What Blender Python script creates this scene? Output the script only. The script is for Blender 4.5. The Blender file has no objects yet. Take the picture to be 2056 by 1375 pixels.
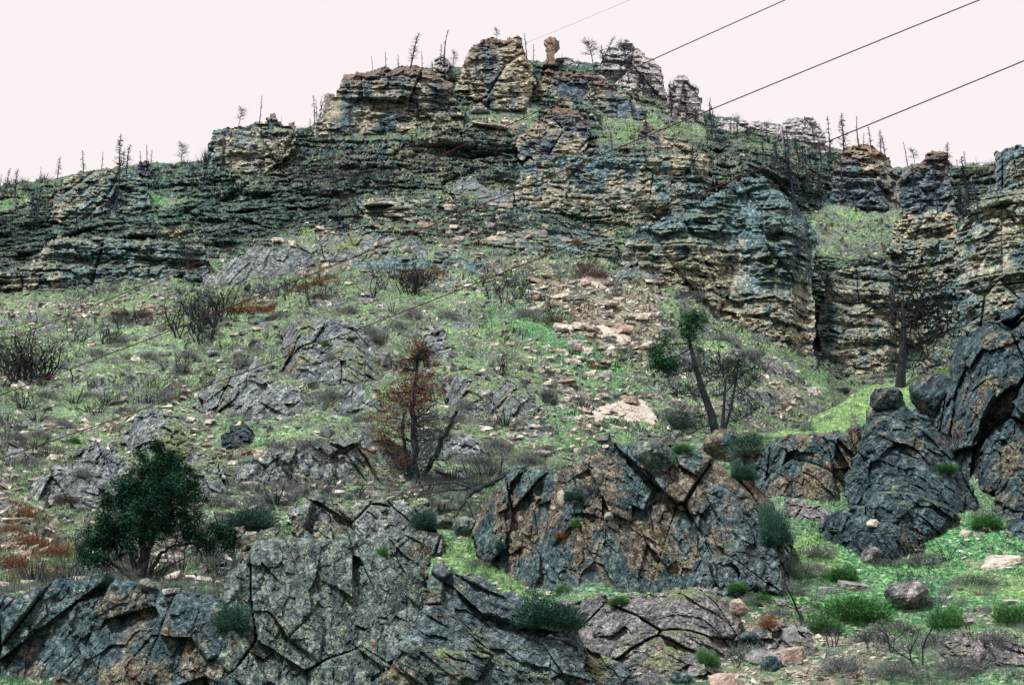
import bpy, math, random
import numpy as np
R = math.radians
SC = bpy.context.scene
COL = SC.collection

# ------------------------------------------------------------------ camera
PITCH = 20.0
FPX = 1028 / math.tan(R(15))          # focal length in photo pixels (photo 2056 x 1375)
CAMZ = 1.7
cam_d = bpy.data.cameras.new('camera')
cam = bpy.data.objects.new('camera', cam_d)
COL.objects.link(cam)
cam.location = (0, 0, CAMZ)
cam.rotation_euler = (R(90 + PITCH), 0, 0)
cam_d.sensor_width = 36
cam_d.lens = 18 / math.tan(R(15))
cam_d.clip_start = 0.5
cam_d.clip_end = 8000
SC.camera = cam

# ------------------------------------------------------------------ world, sun, exposure
SUN_EL, SUN_AZ = 52, 215               # light from behind the camera's left shoulder, high
w = bpy.data.worlds.new('World')
SC.world = w
w.use_nodes = True
wn = w.node_tree.nodes
wl = w.node_tree.links
bg = wn['Background']
sky = wn.new('ShaderNodeTexSky')
sky.sky_type = 'NISHITA'
sky.sun_disc = False
sky.sun_elevation = R(SUN_EL)
sky.sun_rotation = R(SUN_AZ)
sc_ = wn.new('ShaderNodeVectorMath'); sc_.operation = 'SCALE'
sc_.inputs['Scale'].default_value = 0.10
wl.new(sky.outputs[0], sc_.inputs[0])
wm = wn.new('ShaderNodeMix'); wm.data_type = 'RGBA'
wm.inputs[0].default_value = 0.94      # an even cloud deck over nearly all of the blue
wm.inputs[7].default_value = (0.925, 0.845, 0.845, 1)
wl.new(sc_.outputs[0], wm.inputs[6])
wl.new(wm.outputs[2], bg.inputs['Color'])
bg.inputs['Strength'].default_value = 0.78

sd = bpy.data.lights.new('sun', 'SUN')
sd.energy = 4.4
sd.angle = R(7)
sd.color = (1.0, 0.985, 0.95)
sun = bpy.data.objects.new('sun', sd)
COL.objects.link(sun)
sun.rotation_euler = (R(90 - SUN_EL), 0, R(180 - SUN_AZ))
SC.view_settings.view_transform = 'Standard'
SC.view_settings.look = 'None'
SC.view_settings.exposure = 0.5
SC.view_settings.gamma = 1
SC.view_settings.use_curve_mapping = False
SC.cycles.max_bounces = 4
SC.cycles.diffuse_bounces = 2
SC.cycles.glossy_bounces = 1
SC.cycles.transparent_max_bounces = 4

# ------------------------------------------------------------------ helpers
cP, sP = math.cos(R(PITCH)), math.sin(R(PITCH))

def at(px, py, Y):
    """world point seen at a photo pixel, Y metres in front of the camera"""
    px = np.asarray(px, float); py = np.asarray(py, float); Y = np.asarray(Y, float)
    x = (px - 1028) / FPX
    y = (687.5 - py) / FPX
    dy = cP - y * sP
    dz = sP + y * cP
    t = Y / dy
    return np.stack(np.broadcast_arrays(x * t, Y, CAMZ + dz * t), -1)

def proj(P):
    """photo pixel of world points"""
    P = np.asarray(P, float); z = P[..., 2] - CAMZ
    f = P[..., 1] * cP + z * sP; y = -P[..., 1] * sP + z * cP
    return 1028 + FPX * P[..., 0] / f, 687.5 - FPX * y / f

def slope_q(py):
    y = (687.5 - np.asarray(py, float)) / FPX
    return (sP + y * cP) / (cP - y * sP)

def _h(ix, iy, iz, s):
    n = (ix.astype(np.uint32) * np.uint32(374761393) + iy.astype(np.uint32) * np.uint32(668265263)
         + iz.astype(np.uint32) * np.uint32(2147483647) + np.uint32((s * 1274126177 + 12345) & 0xffffffff))
    n = (n ^ (n >> np.uint32(13))) * np.uint32(1274126177)
    n = (n ^ (n >> np.uint32(16))) * np.uint32(2246822519)
    n = n ^ (n >> np.uint32(15))
    return (n & np.uint32(0xffffff)).astype(np.float32) / np.float32(16777215)

def vnoise(P, s=0):
    P = np.asarray(P, np.float32)
    i = np.floor(P).astype(np.int64)
    f = P - i
    f = f * f * (3 - 2 * f)
    i = i.astype(np.int32)
    x, y, z = i[..., 0], i[..., 1], i[..., 2]
    fx, fy, fz = f[..., 0], f[..., 1], f[..., 2]
    r = 0
    for a in (0, 1):
        wx = fx if a else 1 - fx
        for b in (0, 1):
            wy = fy if b else 1 - fy
            for c in (0, 1):
                wz = fz if c else 1 - fz
                r = r + wx * wy * wz * _h(x + a, y + b, z + c, s)
    return r * 2 - 1

def fbm(P, octv=4, s=0, gain=0.5):
    r = 0; a = 1; t = 0
    P = np.asarray(P, np.float32)
    for k in range(octv):
        r = r + a * vnoise(P * (2.03 ** k) + 17.3 * k, s + k)
        t += a; a *= gain
    return r / t

def facet(P, s=0, jit=0.9):
    """blocky fracture noise: each cell is a tilted plane. returns value, crack distance, cell random"""
    P = np.asarray(P, np.float32)
    base = np.floor(P - 0.5).astype(np.int32)
    F1 = np.full(P.shape[:-1], 9.0, np.float32); F2 = F1.copy()
    V = np.zeros_like(F1); H = np.zeros_like(F1)
    for a in (0, 1):
        for b in (0, 1):
            for c in (0, 1):
                ix, iy, iz = base[..., 0] + a, base[..., 1] + b, base[..., 2] + c
                h1, h2, h3 = _h(ix, iy, iz, s), _h(ix, iy, iz, s + 11), _h(ix, iy, iz, s + 23)
                dx = P[..., 0] - (ix + .5 + (h1 - .5) * jit)
                dy = P[..., 1] - (iy + .5 + (h2 - .5) * jit)
                dz = P[..., 2] - (iz + .5 + (h3 - .5) * jit)
                d = dx * dx + dy * dy + dz * dz
                h4 = _h(ix, iy, iz, s + 37)
                v = (h4 - .5) * 1.2 + dx * (h1 * 7 % 1 - .5) * 1.5 + dz * (h2 * 7 % 1 - .5) * 1.5 + dy * (h3 * 7 % 1 - .5)
                m = d < F1
                F2 = np.where(m, F1, np.minimum(F2, d))
                V = np.where(m, v, V); H = np.where(m, h4, H)
                F1 = np.where(m, d, F1)
    return V, np.sqrt(F2) - np.sqrt(F1), H

def beds(z, L, s=0):
    """bedding: piecewise ledges of uneven thickness along z"""
    q = z / L
    zz = np.zeros_like(q)
    q = q + 0.45 * vnoise(np.stack([q * 0.8, zz, zz], -1), s)
    k = np.floor(q); f = q - k
    ki = k.astype(np.int32); z0 = np.zeros_like(ki)
    a = _h(ki, z0, z0, s + 5); b = _h(ki + 1, z0, z0, s + 5)
    e = np.clip((f - 0.8) / 0.2, 0, 1)
    return (a * (1 - e) + b * e) * 2 - 1

def interp_poly(poly, x):
    p = np.array(poly, float)
    return np.interp(x, p[:, 0], p[:, 1])

def poly_sd(px, py, poly):
    """signed distance to polygon, positive inside (photo pixels)"""
    P = np.array(poly, float)
    x = px.ravel(); y = py.ravel()
    d = np.full(x.shape, 1e9); ins = np.zeros(x.shape, bool)
    n = len(P)
    for i in range(n):
        ax, ay = P[i]; bx, by = P[(i + 1) % n]
        ex, ey = bx - ax, by - ay
        t = np.clip(((x - ax) * ex + (y - ay) * ey) / (ex * ex + ey * ey + 1e-9), 0, 1)
        d = np.minimum(d, (x - ax - t * ex) ** 2 + (y - ay - t * ey) ** 2)
        c = ((ay > y) != (by > y)) & (x < (bx - ax) * (y - ay) / (by - ay + 1e-12) + ax)
        ins ^= c
    d = np.sqrt(d)
    return np.where(ins, d, -d).reshape(px.shape)

def mesh_np(name, V, F, mats, parent=None, attrs=None, smooth=False, midx=None):
    """V (n,3), F (m,k) or a list of such blocks"""
    me = bpy.data.meshes.new(name)
    blocks = F if isinstance(F, list) else [F]
    blocks = [np.asarray(b, np.int32) for b in blocks if len(b)]
    V = np.asarray(V, np.float32)
    me.vertices.add(len(V)); me.vertices.foreach_set('co', V.ravel())
    nl = sum(b.size for b in blocks); nf = sum(len(b) for b in blocks)
    me.loops.add(nl); me.polygons.add(nf)
    me.loops.foreach_set('vertex_index', np.concatenate([b.ravel() for b in blocks]))
    sz = np.concatenate([np.full(len(b), b.shape[1], np.int32) for b in blocks])
    me.polygons.foreach_set('loop_start', np.concatenate([[0], np.cumsum(sz)[:-1]]).astype(np.int32))
    me.polygons.foreach_set('loop_total', sz)
    me.polygons.foreach_set('use_smooth', np.full(nf, smooth, bool))
    for m in (mats if isinstance(mats, (list, tuple)) else [mats]):
        me.materials.append(m)
    if midx is not None:
        me.polygons.foreach_set('material_index', np.asarray(midx, np.int32))
    for k, v in (attrs or {}).items():
        a = me.attributes.new(k, 'FLOAT', 'POINT')
        a.data.foreach_set('value', np.asarray(v, np.float32).ravel())
    me.update(calc_edges=True)
    o = bpy.data.objects.new(name, me)
    COL.objects.link(o)
    if parent: o.parent = parent
    return o

def tag(o, label=None, cat=None, group=None, kind=None):
    if label: o['label'] = label
    if cat: o['category'] = cat
    if group: o['group'] = group
    if kind: o['kind'] = kind
    return o

def empty(name, loc=(0, 0, 0), rz=0, s=1):
    o = bpy.data.objects.new(name, None)
    COL.objects.link(o)
    o.empty_display_size = 0.2
    o.location = loc; o.rotation_euler.z = rz; o.scale = (s, s, s)
    return o

def copy_tree(o, parent=None):
    c = o.copy(); COL.objects.link(c)
    c.parent = parent
    for ch in [x for x in o.children]:
        copy_tree(ch, c)
    return c

# ------------------------------------------------------------------ materials
class NT:
    def __init__(s, name, rough=0.9):
        s.m = bpy.data.materials.new(name); s.m.use_nodes = True
        s.t = s.m.node_tree; s.n = s.t.nodes; s.l = s.t.links
        s.b = s.n['Principled BSDF']
        s.b.inputs['Roughness'].default_value = rough
        s.b.inputs['Specular IOR Level'].default_value = 0.15
        s.geo = s.n.new('ShaderNodeNewGeometry')
        s.pos = s.geo.outputs['Position']
        s.nor = s.geo.outputs['Normal']
    def _in(s, sock, v):
        if isinstance(v, bpy.types.NodeSocket): s.l.new(v, sock)
        elif isinstance(v, tuple) and len(v) == 3 and sock.type == 'RGBA': sock.default_value = (*v, 1)
        else: sock.default_value = v
    def scalev(s, v, sc):
        n = s.n.new('ShaderNodeVectorMath'); n.operation = 'MULTIPLY'
        s._in(n.inputs[0], v); n.inputs[1].default_value = sc
        return n.outputs[0]
    def rot(s, v, e):
        n = s.n.new('ShaderNodeMapping'); s._in(n.inputs['Vector'], v)
        n.inputs['Rotation'].default_value = [R(a) for a in e]
        return n.outputs[0]
    def noise(s, v, scale, det=4, rough=0.6, dist=0.0, col=False):
        n = s.n.new('ShaderNodeTexNoise'); s._in(n.inputs['Vector'], v)
        n.inputs['Scale'].default_value = scale; n.inputs['Detail'].default_value = det
        n.inputs['Roughness'].default_value = rough; n.inputs['Distortion'].default_value = dist
        return n.outputs['Color' if col else 'Fac']
    def voro(s, v, scale, feat='F1', out='Distance', rnd=1):
        n = s.n.new('ShaderNodeTexVoronoi'); n.feature = feat; s._in(n.inputs['Vector'], v)
        n.inputs['Scale'].default_value = scale; n.inputs['Randomness'].default_value = rnd
        return n.outputs[out]
    def ramp(s, f, stops):
        n = s.n.new('ShaderNodeValToRGB'); s._in(n.inputs[0], f)
        e = n.color_ramp.elements
        while len(e) < len(stops): e.new(0.5)
        for el, (p, c) in zip(e, stops):
            el.position = p
            el.color = (c, c, c, 1) if isinstance(c, (int, float)) else (*c, 1)
        return n.outputs[0]
    def step(s, f, a, b):
        n = s.n.new('ShaderNodeMapRange'); s._in(n.inputs[0], f)
        n.inputs[1].default_value = a; n.inputs[2].default_value = b
        return n.outputs[0]
    def math(s, op, a, b=0.0):
        n = s.n.new('ShaderNodeMath'); n.operation = op
        s._in(n.inputs[0], a); s._in(n.inputs[1], b)
        return n.outputs[0]
    def mix(s, f, a, b, mode='MIX'):
        n = s.n.new('ShaderNodeMix'); n.data_type = 'RGBA'; n.blend_type = mode
        s._in(n.inputs[0], f); s._in(n.inputs[6], a); s._in(n.inputs[7], b)
        return n.outputs[2]
    def attr(s, name):
        n = s.n.new('ShaderNodeAttribute'); n.attribute_name = name
        return n.outputs['Fac']
    def xyz(s, v):
        n = s.n.new('ShaderNodeSeparateXYZ'); s._in(n.inputs[0], v)
        return n.outputs
    def objrand(s):
        return s.n.new('ShaderNodeObjectInfo').outputs['Random']
    def objpos(s):
        return s.n.new('ShaderNodeTexCoord').outputs['Object']
    def bump(s, h, dist, strength=1.0):
        n = s.n.new('ShaderNodeBump'); s._in(n.inputs['Height'], h)
        n.inputs['Distance'].default_value = dist; n.inputs['Strength'].default_value = strength
        s.l.new(n.outputs[0], s.b.inputs['Normal'])
    def out(s, c, sat=1.42):
        h = s.n.new('ShaderNodeHueSaturation'); h.inputs['Saturation'].default_value = sat; h.inputs['Value'].default_value = 0.93
        g = s.n.new('ShaderNodeGamma'); g.inputs[1].default_value = 1.12
        s._in(g.inputs[0], c); s.l.new(g.outputs[0], h.inputs['Color'])
        s._in(s.b.inputs['Base Color'], h.outputs[0])
        return s.m
# ------------------------------------------------------------------ procedural materials
def speck(t, c, lo=0.45, hi=1.7, s=(3.2, 11.0)):
    """small light and dark grain of the rock itself"""
    a = t.noise(t.pos, s[0], 2, 0.6); b = t.noise(t.pos, s[1], 2, 0.6)
    f = t.math('ADD', t.math('MULTIPLY', a, 0.5), t.math('MULTIPLY', b, 0.5))
    g = t.ramp(f, [(0.36, lo / 2), (0.5, 0.5), (0.63, hi / 2)])
    return t.mix(1.0, t.mix(1.0, c, g, 'MULTIPLY'), (2, 2, 2), 'MULTIPLY')

def grass_colour(t, green=None):
    p = t.pos
    n1 = t.noise(p, 0.11, 3); n2 = t.noise(p, 0.9, 4, 0.65); n3 = t.noise(p, 4.5, 4, 0.7); n4 = t.noise(p, 0.35, 5, 0.7)
    g = t.ramp(n3, [(0.30, (0.035, 0.065, 0.05)), (0.45, (0.13, 0.18, 0.125)), (0.56, (0.28, 0.345, 0.22)), (0.7, (0.50, 0.56, 0.40))])
    yel = t.mix(t.step(n1, 0.4, 0.62), g, t.ramp(n3, [(0.32, (0.07, 0.13, 0.09)), (0.5, (0.28, 0.37, 0.24)), (0.66, (0.56, 0.63, 0.45))]))
    scrub = t.ramp(n3, [(0.32, (0.035, 0.045, 0.055)), (0.48, (0.14, 0.155, 0.165)), (0.66, (0.36, 0.37, 0.36))])
    c = t.mix(t.step(n4, 0.42, 0.60), yel, scrub)
    if green is not None:
        lush = t.ramp(n3, [(0.33, (0.022, 0.08, 0.055)), (0.47, (0.11, 0.225, 0.14)), (0.64, (0.42, 0.55, 0.36))])
        gg = t.step(t.math('ADD', green, t.math('MULTIPLY', t.math('SUBTRACT', n2, 0.5), 1.3)), 0.3, 0.6)
        c = t.mix(gg, c, lush)
    return c

def strata_colour(t):
    p = t.pos
    wz = t.noise(p, 0.06, 3)
    x, y, z = t.xyz(p)
    zc = t.math('ADD', z, t.math('MULTIPLY', wz, 5.0))
    cb = t.n.new('ShaderNodeCombineXYZ')
    t._in(cb.inputs[0], t.math('MULTIPLY', x, 0.05)); t._in(cb.inputs[1], t.math('MULTIPLY', y, 0.05)); t._in(cb.inputs[2], zc)
    band = t.noise(cb.outputs[0], 1.15, 4, 0.7)
    band2 = t.noise(cb.outputs[0], 0.16, 2)
    streak = t.noise(t.scalev(p, (0.7, 0.7, 0.09)), 1.0, 4, 0.65)
    mott = t.noise(p, 1.6, 5, 0.75)
    big = t.noise(p, 0.055, 3, 0.6)
    fine = t.noise(p, 5.0, 3, 0.7)
    tan = t.ramp(mott, [(0.34, (0.09, 0.098, 0.10)), (0.48, (0.31, 0.295, 0.25)), (0.62, (0.60, 0.545, 0.44))])
    dark = t.ramp(mott, [(0.34, (0.02, 0.040, 0.054)), (0.48, (0.095, 0.148, 0.170)), (0.64, (0.28, 0.36, 0.375))])
    f = t.math('ADD', t.math('MULTIPLY', big, 1.2), t.math('ADD', t.math('MULTIPLY', streak, 0.9), t.math('ADD', t.math('MULTIPLY', band2, 0.25), t.math('MULTIPLY', t.noise(p, 0.35, 4, 0.75), 0.7))))
    c = t.mix(t.step(f, 1.47, 1.68), dark, tan)
    c = t.mix(t.step(band, 0.485, 0.42), c, (0.055, 0.07, 0.08))
    c = t.mix(t.math('MULTIPLY', t.step(fine, 0.58, 0.66), 0.35), c, (0.6, 0.58, 0.50))
    return c, band, mott, fine

def mat_hill():
    t = NT('hill_ground')
    gc = grass_colour(t, t.attr('lush'))
    sc, band, mott, fine = strata_colour(t)
    nz = t.xyz(t.nor)[2]
    led = t.step(t.math('ADD', nz, t.math('MULTIPLY', t.math('SUBTRACT', mott, 0.5), 1.1)), 0.52, 0.74)
    ledge = t.ramp(mott, [(0.33, (0.025, 0.045, 0.045)), (0.48, (0.10, 0.145, 0.115)), (0.66, (0.26, 0.315, 0.23))])
    sc = t.mix(led, sc, ledge)
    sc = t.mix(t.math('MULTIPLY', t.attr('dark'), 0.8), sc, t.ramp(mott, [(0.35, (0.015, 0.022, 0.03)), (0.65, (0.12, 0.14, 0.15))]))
    tn = t.noise(t.pos, 1.1, 5, 0.7)
    tanc = t.ramp(t.noise(t.scalev(t.pos, (1, 1, 2.2)), 2.2, 4, 0.7), [(0.34, (0.10, 0.10, 0.09)), (0.5, (0.30, 0.27, 0.24)), (0.68, (0.58, 0.52, 0.45))])
    def msk(a, amp=0.9, lo=0.35, hi=0.55):
        return t.step(t.math('ADD', t.attr(a), t.math('MULTIPLY', t.math('SUBTRACT', tn, 0.5), amp)), lo, hi)
    yc = t.ramp(t.noise(t.pos, 4.5, 4, 0.7), [(0.33, (0.09, 0.17, 0.09)), (0.5, (0.25, 0.345, 0.205)), (0.66, (0.48, 0.57, 0.385))])
    gc = t.mix(msk('yellow', 0.5), gc, yc)
    c = t.mix(msk('tan', 1.6), gc, tanc)
    c = t.mix(msk('rust', 1.6), c, t.ramp(fine, [(0.3, (0.07, 0.04, 0.03)), (0.6, (0.22, 0.12, 0.07)), (0.8, (0.34, 0.24, 0.15))]))
    c = t.mix(msk('rock', 1.0), c, sc)
    c = speck(t, c, .55, 1.55, (2.0, 6.0))
    t.bump(t.math('ADD', fine, t.math('MULTIPLY', mott, 2.0)), 0.35, 0.8)
    return t.out(c)

def mat_strata(name, pale=0.0):
    t = NT(name)
    sc, band, mott, fine = strata_colour(t)
    nz = t.xyz(t.nor)[2]
    led = t.step(t.math('ADD', nz, t.math('MULTIPLY', t.math('SUBTRACT', mott, 0.5), 0.9)), 0.62, 0.85)
    sc = t.mix(led, sc, t.ramp(mott, [(0.3, (0.06, 0.07, 0.06)), (0.6, (0.22, 0.25, 0.18))]))
    if pale:
        sc = t.mix(pale, sc, t.ramp(mott, [(0.33, (0.20, 0.21, 0.24)), (0.5, (0.43, 0.42, 0.43)), (0.66, (0.66, 0.59, 0.56))]))
    sc = speck(t, sc, .5, 1.6, (2.0, 5.0))
    t.bump(t.math('ADD', fine, mott), 0.3, 0.8)
    return t.out(sc, 1.25)

def mat_crag(name, warm=0.5, tanamt=0.5):
    """blocky summit limestone: tan faces with blue-black stains, reddish weathered tops"""
    t = NT(name)
    p = t.pos
    mott = t.noise(p, 0.9, 6, 0.75); streak = t.noise(t.scalev(p, (0.35, 0.35, 0.06)), 1.0, 4, 0.65)
    fine = t.noise(p, 3.5, 4, 0.75); big = t.noise(p, 0.05, 2)
    tan = t.ramp(mott, [(0.32, (0.09, 0.095, 0.09)), (0.48, (0.30, 0.285, 0.235)), (0.64, (0.54, 0.50, 0.42))])
    blue = t.ramp(mott, [(0.34, (0.02, 0.034, 0.046)), (0.5, (0.095, 0.125, 0.145)), (0.66, (0.27, 0.31, 0.33))])
    f = t.math('ADD', streak, big)
    c = t.mix(t.step(f, 1.16 - 0.2 * tanamt, 0.98 - 0.2 * tanamt), tan, blue)
    nz = t.xyz(t.nor)[2]
    z = t.attr('edge')
    c = t.mix(t.math('MULTIPLY', z, warm), c, t.ramp(fine, [(0.3, (0.06, 0.035, 0.03)), (0.6, (0.28, 0.185, 0.14))]))
    c = t.mix(t.math('MULTIPLY', t.step(fine, 0.40, 0.30), 0.7), c, (0.02, 0.025, 0.03))
    c = speck(t, c, .5, 1.6, (2.0, 5.0))
    t.bump(t.math('ADD', fine, mott), 0.35, 0.9)
    return t.out(c, 1.25)

def mat_rock(name, base=((0.012, 0.02, 0.024), (0.055, 0.075, 0.082), (0.17, 0.205, 0.205)),
             brown=0.4, rust=0.3, lichen=0.3, moss=0.25, fol=(25, 0, 0), scale=1.0, grassy=0.0):
    """foliated gneiss: grey blue, brown stained patches, rust spots, pale lichen; streaked along the foliation"""
    t = NT(name)
    p = t.pos
    q = t.scalev(t.rot(p, fol), (2.2, 1.0, 0.5))
    st = t.noise(q, 1.3 * scale, 6, 0.72)
    mott = t.noise(p, 2.4 * scale, 6, 0.75)
    fine = t.noise(p, 13 * scale, 4, 0.75)
    big = t.noise(p, 0.38 * scale, 3, 0.6)
    f = t.math('ADD', t.math('MULTIPLY', st, 0.55), t.math('MULTIPLY', mott, 0.45))
    c = t.ramp(f, [(0.36, base[0]), (0.49, base[1]), (0.62, base[2])])
    bn = t.ramp(mott, [(0.35, (0.026, 0.025, 0.024)), (0.5, (0.105, 0.094, 0.083)), (0.65, (0.27, 0.245, 0.21))])
    c = t.mix(t.step(t.math('ADD', big, t.math('MULTIPLY', st, 0.5)), 0.92 - 0.3 * brown, 1.02 - 0.3 * brown), c, bn)
    rs = t.noise(p, 0.9 * scale, 4, 0.7)
    c = t.mix(t.math('MULTIPLY', t.step(rs, 0.70 - 0.12 * rust, 0.76 - 0.12 * rust), 0.8), c,
              t.ramp(fine, [(0.3, (0.09, 0.05, 0.03)), (0.7, (0.32, 0.20, 0.12))]))
    ln = t.noise(p, 1.7 * scale, 5, 0.8, 0.6)
    c = t.mix(t.math('MULTIPLY', t.step(ln, 0.66 - 0.12 * lichen, 0.72 - 0.12 * lichen), 0.7), c,
              t.ramp(fine, [(0.3, (0.16, 0.19, 0.16)), (0.7, (0.40, 0.42, 0.34))]))
    c = t.mix(t.math('MULTIPLY', t.step(fine, 0.43, 0.33), 0.75), c, (0.015, 0.02, 0.022))
    c = t.mix(t.math('MULTIPLY', t.step(fine, 0.60, 0.68), 0.4), c, (0.42, 0.42, 0.38))
    if moss:
        nz = t.xyz(t.nor)[2]
        m = t.step(t.math('ADD', nz, t.math('MULTIPLY', t.math('SUBTRACT', big, 0.5), 1.6)), 0.95 - 0.25 * moss, 1.1 - 0.25 * moss)
        c = t.mix(m, c, t.ramp(fine, [(0.3, (0.05, 0.075, 0.05)), (0.7, (0.22, 0.26, 0.17))]))
    c = speck(t, c, .3, 2.1, (6.0 * scale, 19.0 * scale))
    t.bump(t.math('ADD', t.math('MULTIPLY', fine, 0.5), t.math('ADD', mott, st)), 0.05 / scale, 0.8)
    return t.out(c)

def mat_slab(name, c0, c1, c2):
    t = NT(name)
    p = t.pos
    mott = t.noise(p, 1.6, 5, 0.7); fine = t.noise(p, 8, 3, 0.7)
    r = t.objrand()
    c = t.ramp(mott, [(0.32, c0), (0.5, c1), (0.68, c2)])
    c = t.mix(t.math('MULTIPLY', r, 0.3), c, (0.22, 0.22, 0.21))
    c = t.mix(t.math('MULTIPLY', t.step(fine, 0.42, 0.34), 0.6), c, (0.05, 0.05, 0.045))
    t.bump(t.math('ADD', fine, mott), 0.12, 0.8)
    return t.out(c, 1.1)

def mat_plain(name, a, b, scale=6, rough=0.9, vary=0.0):
    t = NT(name, rough)
    c = t.ramp(t.noise(t.pos, scale, 3, 0.7), [(0.35, a), (0.65, b)])
    if vary:
        c = t.mix(t.math('MULTIPLY', t.objrand(), vary), c, (0.25, 0.24, 0.22))
    return t.out(c, 1.15)

def mat_leaf(name, a, m, b, scale=1.5):
    t = NT(name, 0.8)
    n = t.noise(t.pos, scale, 3, 0.7)
    c = t.ramp(n, [(0.33, a), (0.5, m), (0.68, b)])
    return t.out(c, 1.15)

M = {}
M['hill'] = mat_hill()
M['strata'] = mat_strata('banded_cliff_rock')
M['strata_pale'] = mat_strata('pale_banded_rock', 0.55)
M['crag'] = mat_crag('summit_crag_rock', 0.6, 0.55)
M['crag_dark'] = mat_crag('dark_crag_rock', 0.8, 0.1)
M['crag_pale'] = mat_strata('pale_crag_rock', 0.82)
M['red'] = mat_slab('red_weathered_rock', (0.07, 0.05, 0.04), (0.23, 0.17, 0.135), (0.44, 0.35, 0.28))
M['rock_left'] = mat_rock('blue_grey_gneiss', brown=0.5, rust=0.5, lichen=0.3, moss=0.3, fol=(0, 35, 0))
M['rock_mid'] = mat_rock('lichened_gneiss', base=((0.016, 0.024, 0.026), (0.078, 0.096, 0.096), (0.25, 0.28, 0.255)), brown=0.3, rust=0.5, lichen=0.7, moss=0.3, fol=(0, 12, 0))
M['rock_low'] = mat_rock('slate_blue_gneiss', base=((0.014, 0.022, 0.026), (0.062, 0.079, 0.087), (0.20, 0.235, 0.24)), brown=0.35, rust=0.5, lichen=0.3, moss=0.3, fol=(0, -45, 0))
M['rock_dome'] = mat_rock('brown_stained_gneiss', brown=0.72, rust=0.35, lichen=0.35, moss=0.2, fol=(0, -25, 0))
M['rock_purple'] = mat_rock('purple_grey_gneiss', base=((0.028, 0.03, 0.036), (0.12, 0.118, 0.125), (0.30, 0.29, 0.285)), brown=0.3, rust=0.2, lichen=0.3, moss=0.3, fol=(0, -40, 0))
M['rock_dark'] = mat_rock('dark_slanted_gneiss', base=((0.008, 0.013, 0.017), (0.04, 0.055, 0.063), (0.14, 0.175, 0.185)), brown=0.35, rust=0.35, lichen=0.3, moss=0.2, fol=(0, -40, 0))
M['rock_knoll'] = mat_rock('grey_knoll_rock', base=((0.025, 0.032, 0.038), (0.115, 0.128, 0.135), (0.30, 0.315, 0.31)), brown=0.4, rust=0.2, lichen=0.4, moss=0.9, fol=(0, -35, 0), scale=0.6)
M['slab_tan'] = mat_slab('tan_slab', (0.27, 0.245, 0.215), (0.55, 0.495, 0.435), (0.76, 0.71, 0.64))
def mat_scatter():
    t = NT('loose_rock'); p = t.pos
    n = t.noise(p, .5, 2, .6); mott = t.noise(p, 2.2, 4, .7); k = t.noise(p, 1.1, 1, .5)
    g = t.ramp(mott, [(0.34, (0.10, 0.105, 0.10)), (0.5, (0.28, 0.28, 0.265)), (0.66, (0.50, 0.49, 0.46))])
    w_ = t.ramp(mott, [(0.34, (0.22, 0.205, 0.185)), (0.5, (0.48, 0.445, 0.40)), (0.66, (0.70, 0.665, 0.61))])
    b = t.ramp(mott, [(0.34, (0.10, 0.08, 0.07)), (0.6, (0.30, 0.24, 0.20))])
    c = t.mix(t.step(k, .46, .50), g, w_)
    c = t.mix(t.step(n, .58, .62), c, b)
    t.bump(mott, .1, .8)
    return t.out(c, 1.1)
M['loose'] = mat_scatter()
M['slab_grey'] = mat_slab('grey_slab', (0.10, 0.11, 0.11), (0.26, 0.26, 0.26), (0.45, 0.46, 0.46))
M['slab_pink'] = mat_slab('pink_slab', (0.16, 0.12, 0.10), (0.38, 0.30, 0.26), (0.58, 0.49, 0.43))
M['boulder_dark'] = mat_slab('dark_boulder', (0.03, 0.04, 0.04), (0.10, 0.11, 0.11), (0.24, 0.24, 0.22))
M['char'] = mat_plain('charred_wood', (0.010, 0.013, 0.015), (0.036, 0.042, 0.046))
M['snag'] = mat_plain('weathered_burnt_wood', (0.018, 0.024, 0.034), (0.06, 0.07, 0.09))
M['twig'] = mat_plain('dead_twigs', (0.022, 0.029, 0.034), (0.085, 0.10, 0.108))
M['trunk_pine'] = mat_plain('pine_trunk_wood', (0.03, 0.036, 0.038), (0.17, 0.19, 0.19), scale=3)
M['bark'] = mat_plain('juniper_bark', (0.012, 0.015, 0.016), (0.06, 0.068, 0.066), scale=10)
M['bleached'] = mat_plain('bleached_wood', (0.22, 0.22, 0.22), (0.5, 0.49, 0.46), scale=8)
M['leaf'] = mat_leaf('juniper_foliage', (0.005, 0.024, 0.016), (0.014, 0.05, 0.03), (0.055, 0.13, 0.07))
M['leaf2'] = mat_leaf('pinyon_foliage', (0.015, 0.045, 0.03), (0.04, 0.095, 0.05), (0.09, 0.17, 0.09))
M['redleaf'] = mat_leaf('scorched_needles', (0.075, 0.04, 0.034), (0.18, 0.09, 0.066), (0.29, 0.155, 0.115))
M['sage_grey'] = mat_plain('grey_brush', (0.10, 0.11, 0.12), (0.30, 0.31, 0.31), scale=5)
M['sage_green'] = mat_plain('sage_green_brush', (0.08, 0.12, 0.10), (0.33, 0.37, 0.33), scale=5)
M['bush_green'] = mat_plain('green_brush', (0.02, 0.09, 0.045), (0.17, 0.30, 0.13), scale=5)
M['bush_blue'] = mat_plain('dark_green_brush', (0.015, 0.05, 0.045), (0.09, 0.16, 0.125), scale=5)
M['bush_rust'] = mat_plain('rust_brush', (0.11, 0.06, 0.04), (0.31, 0.18, 0.115), scale=5)
M['bush_brown'] = mat_plain('brown_brush', (0.07, 0.05, 0.05), (0.20, 0.15, 0.14), scale=5)
M['blade'] = mat_leaf('grass_blades', (0.045, 0.085, 0.06), (0.17, 0.235, 0.155), (0.40, 0.465, 0.32), scale=0.8)
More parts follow.
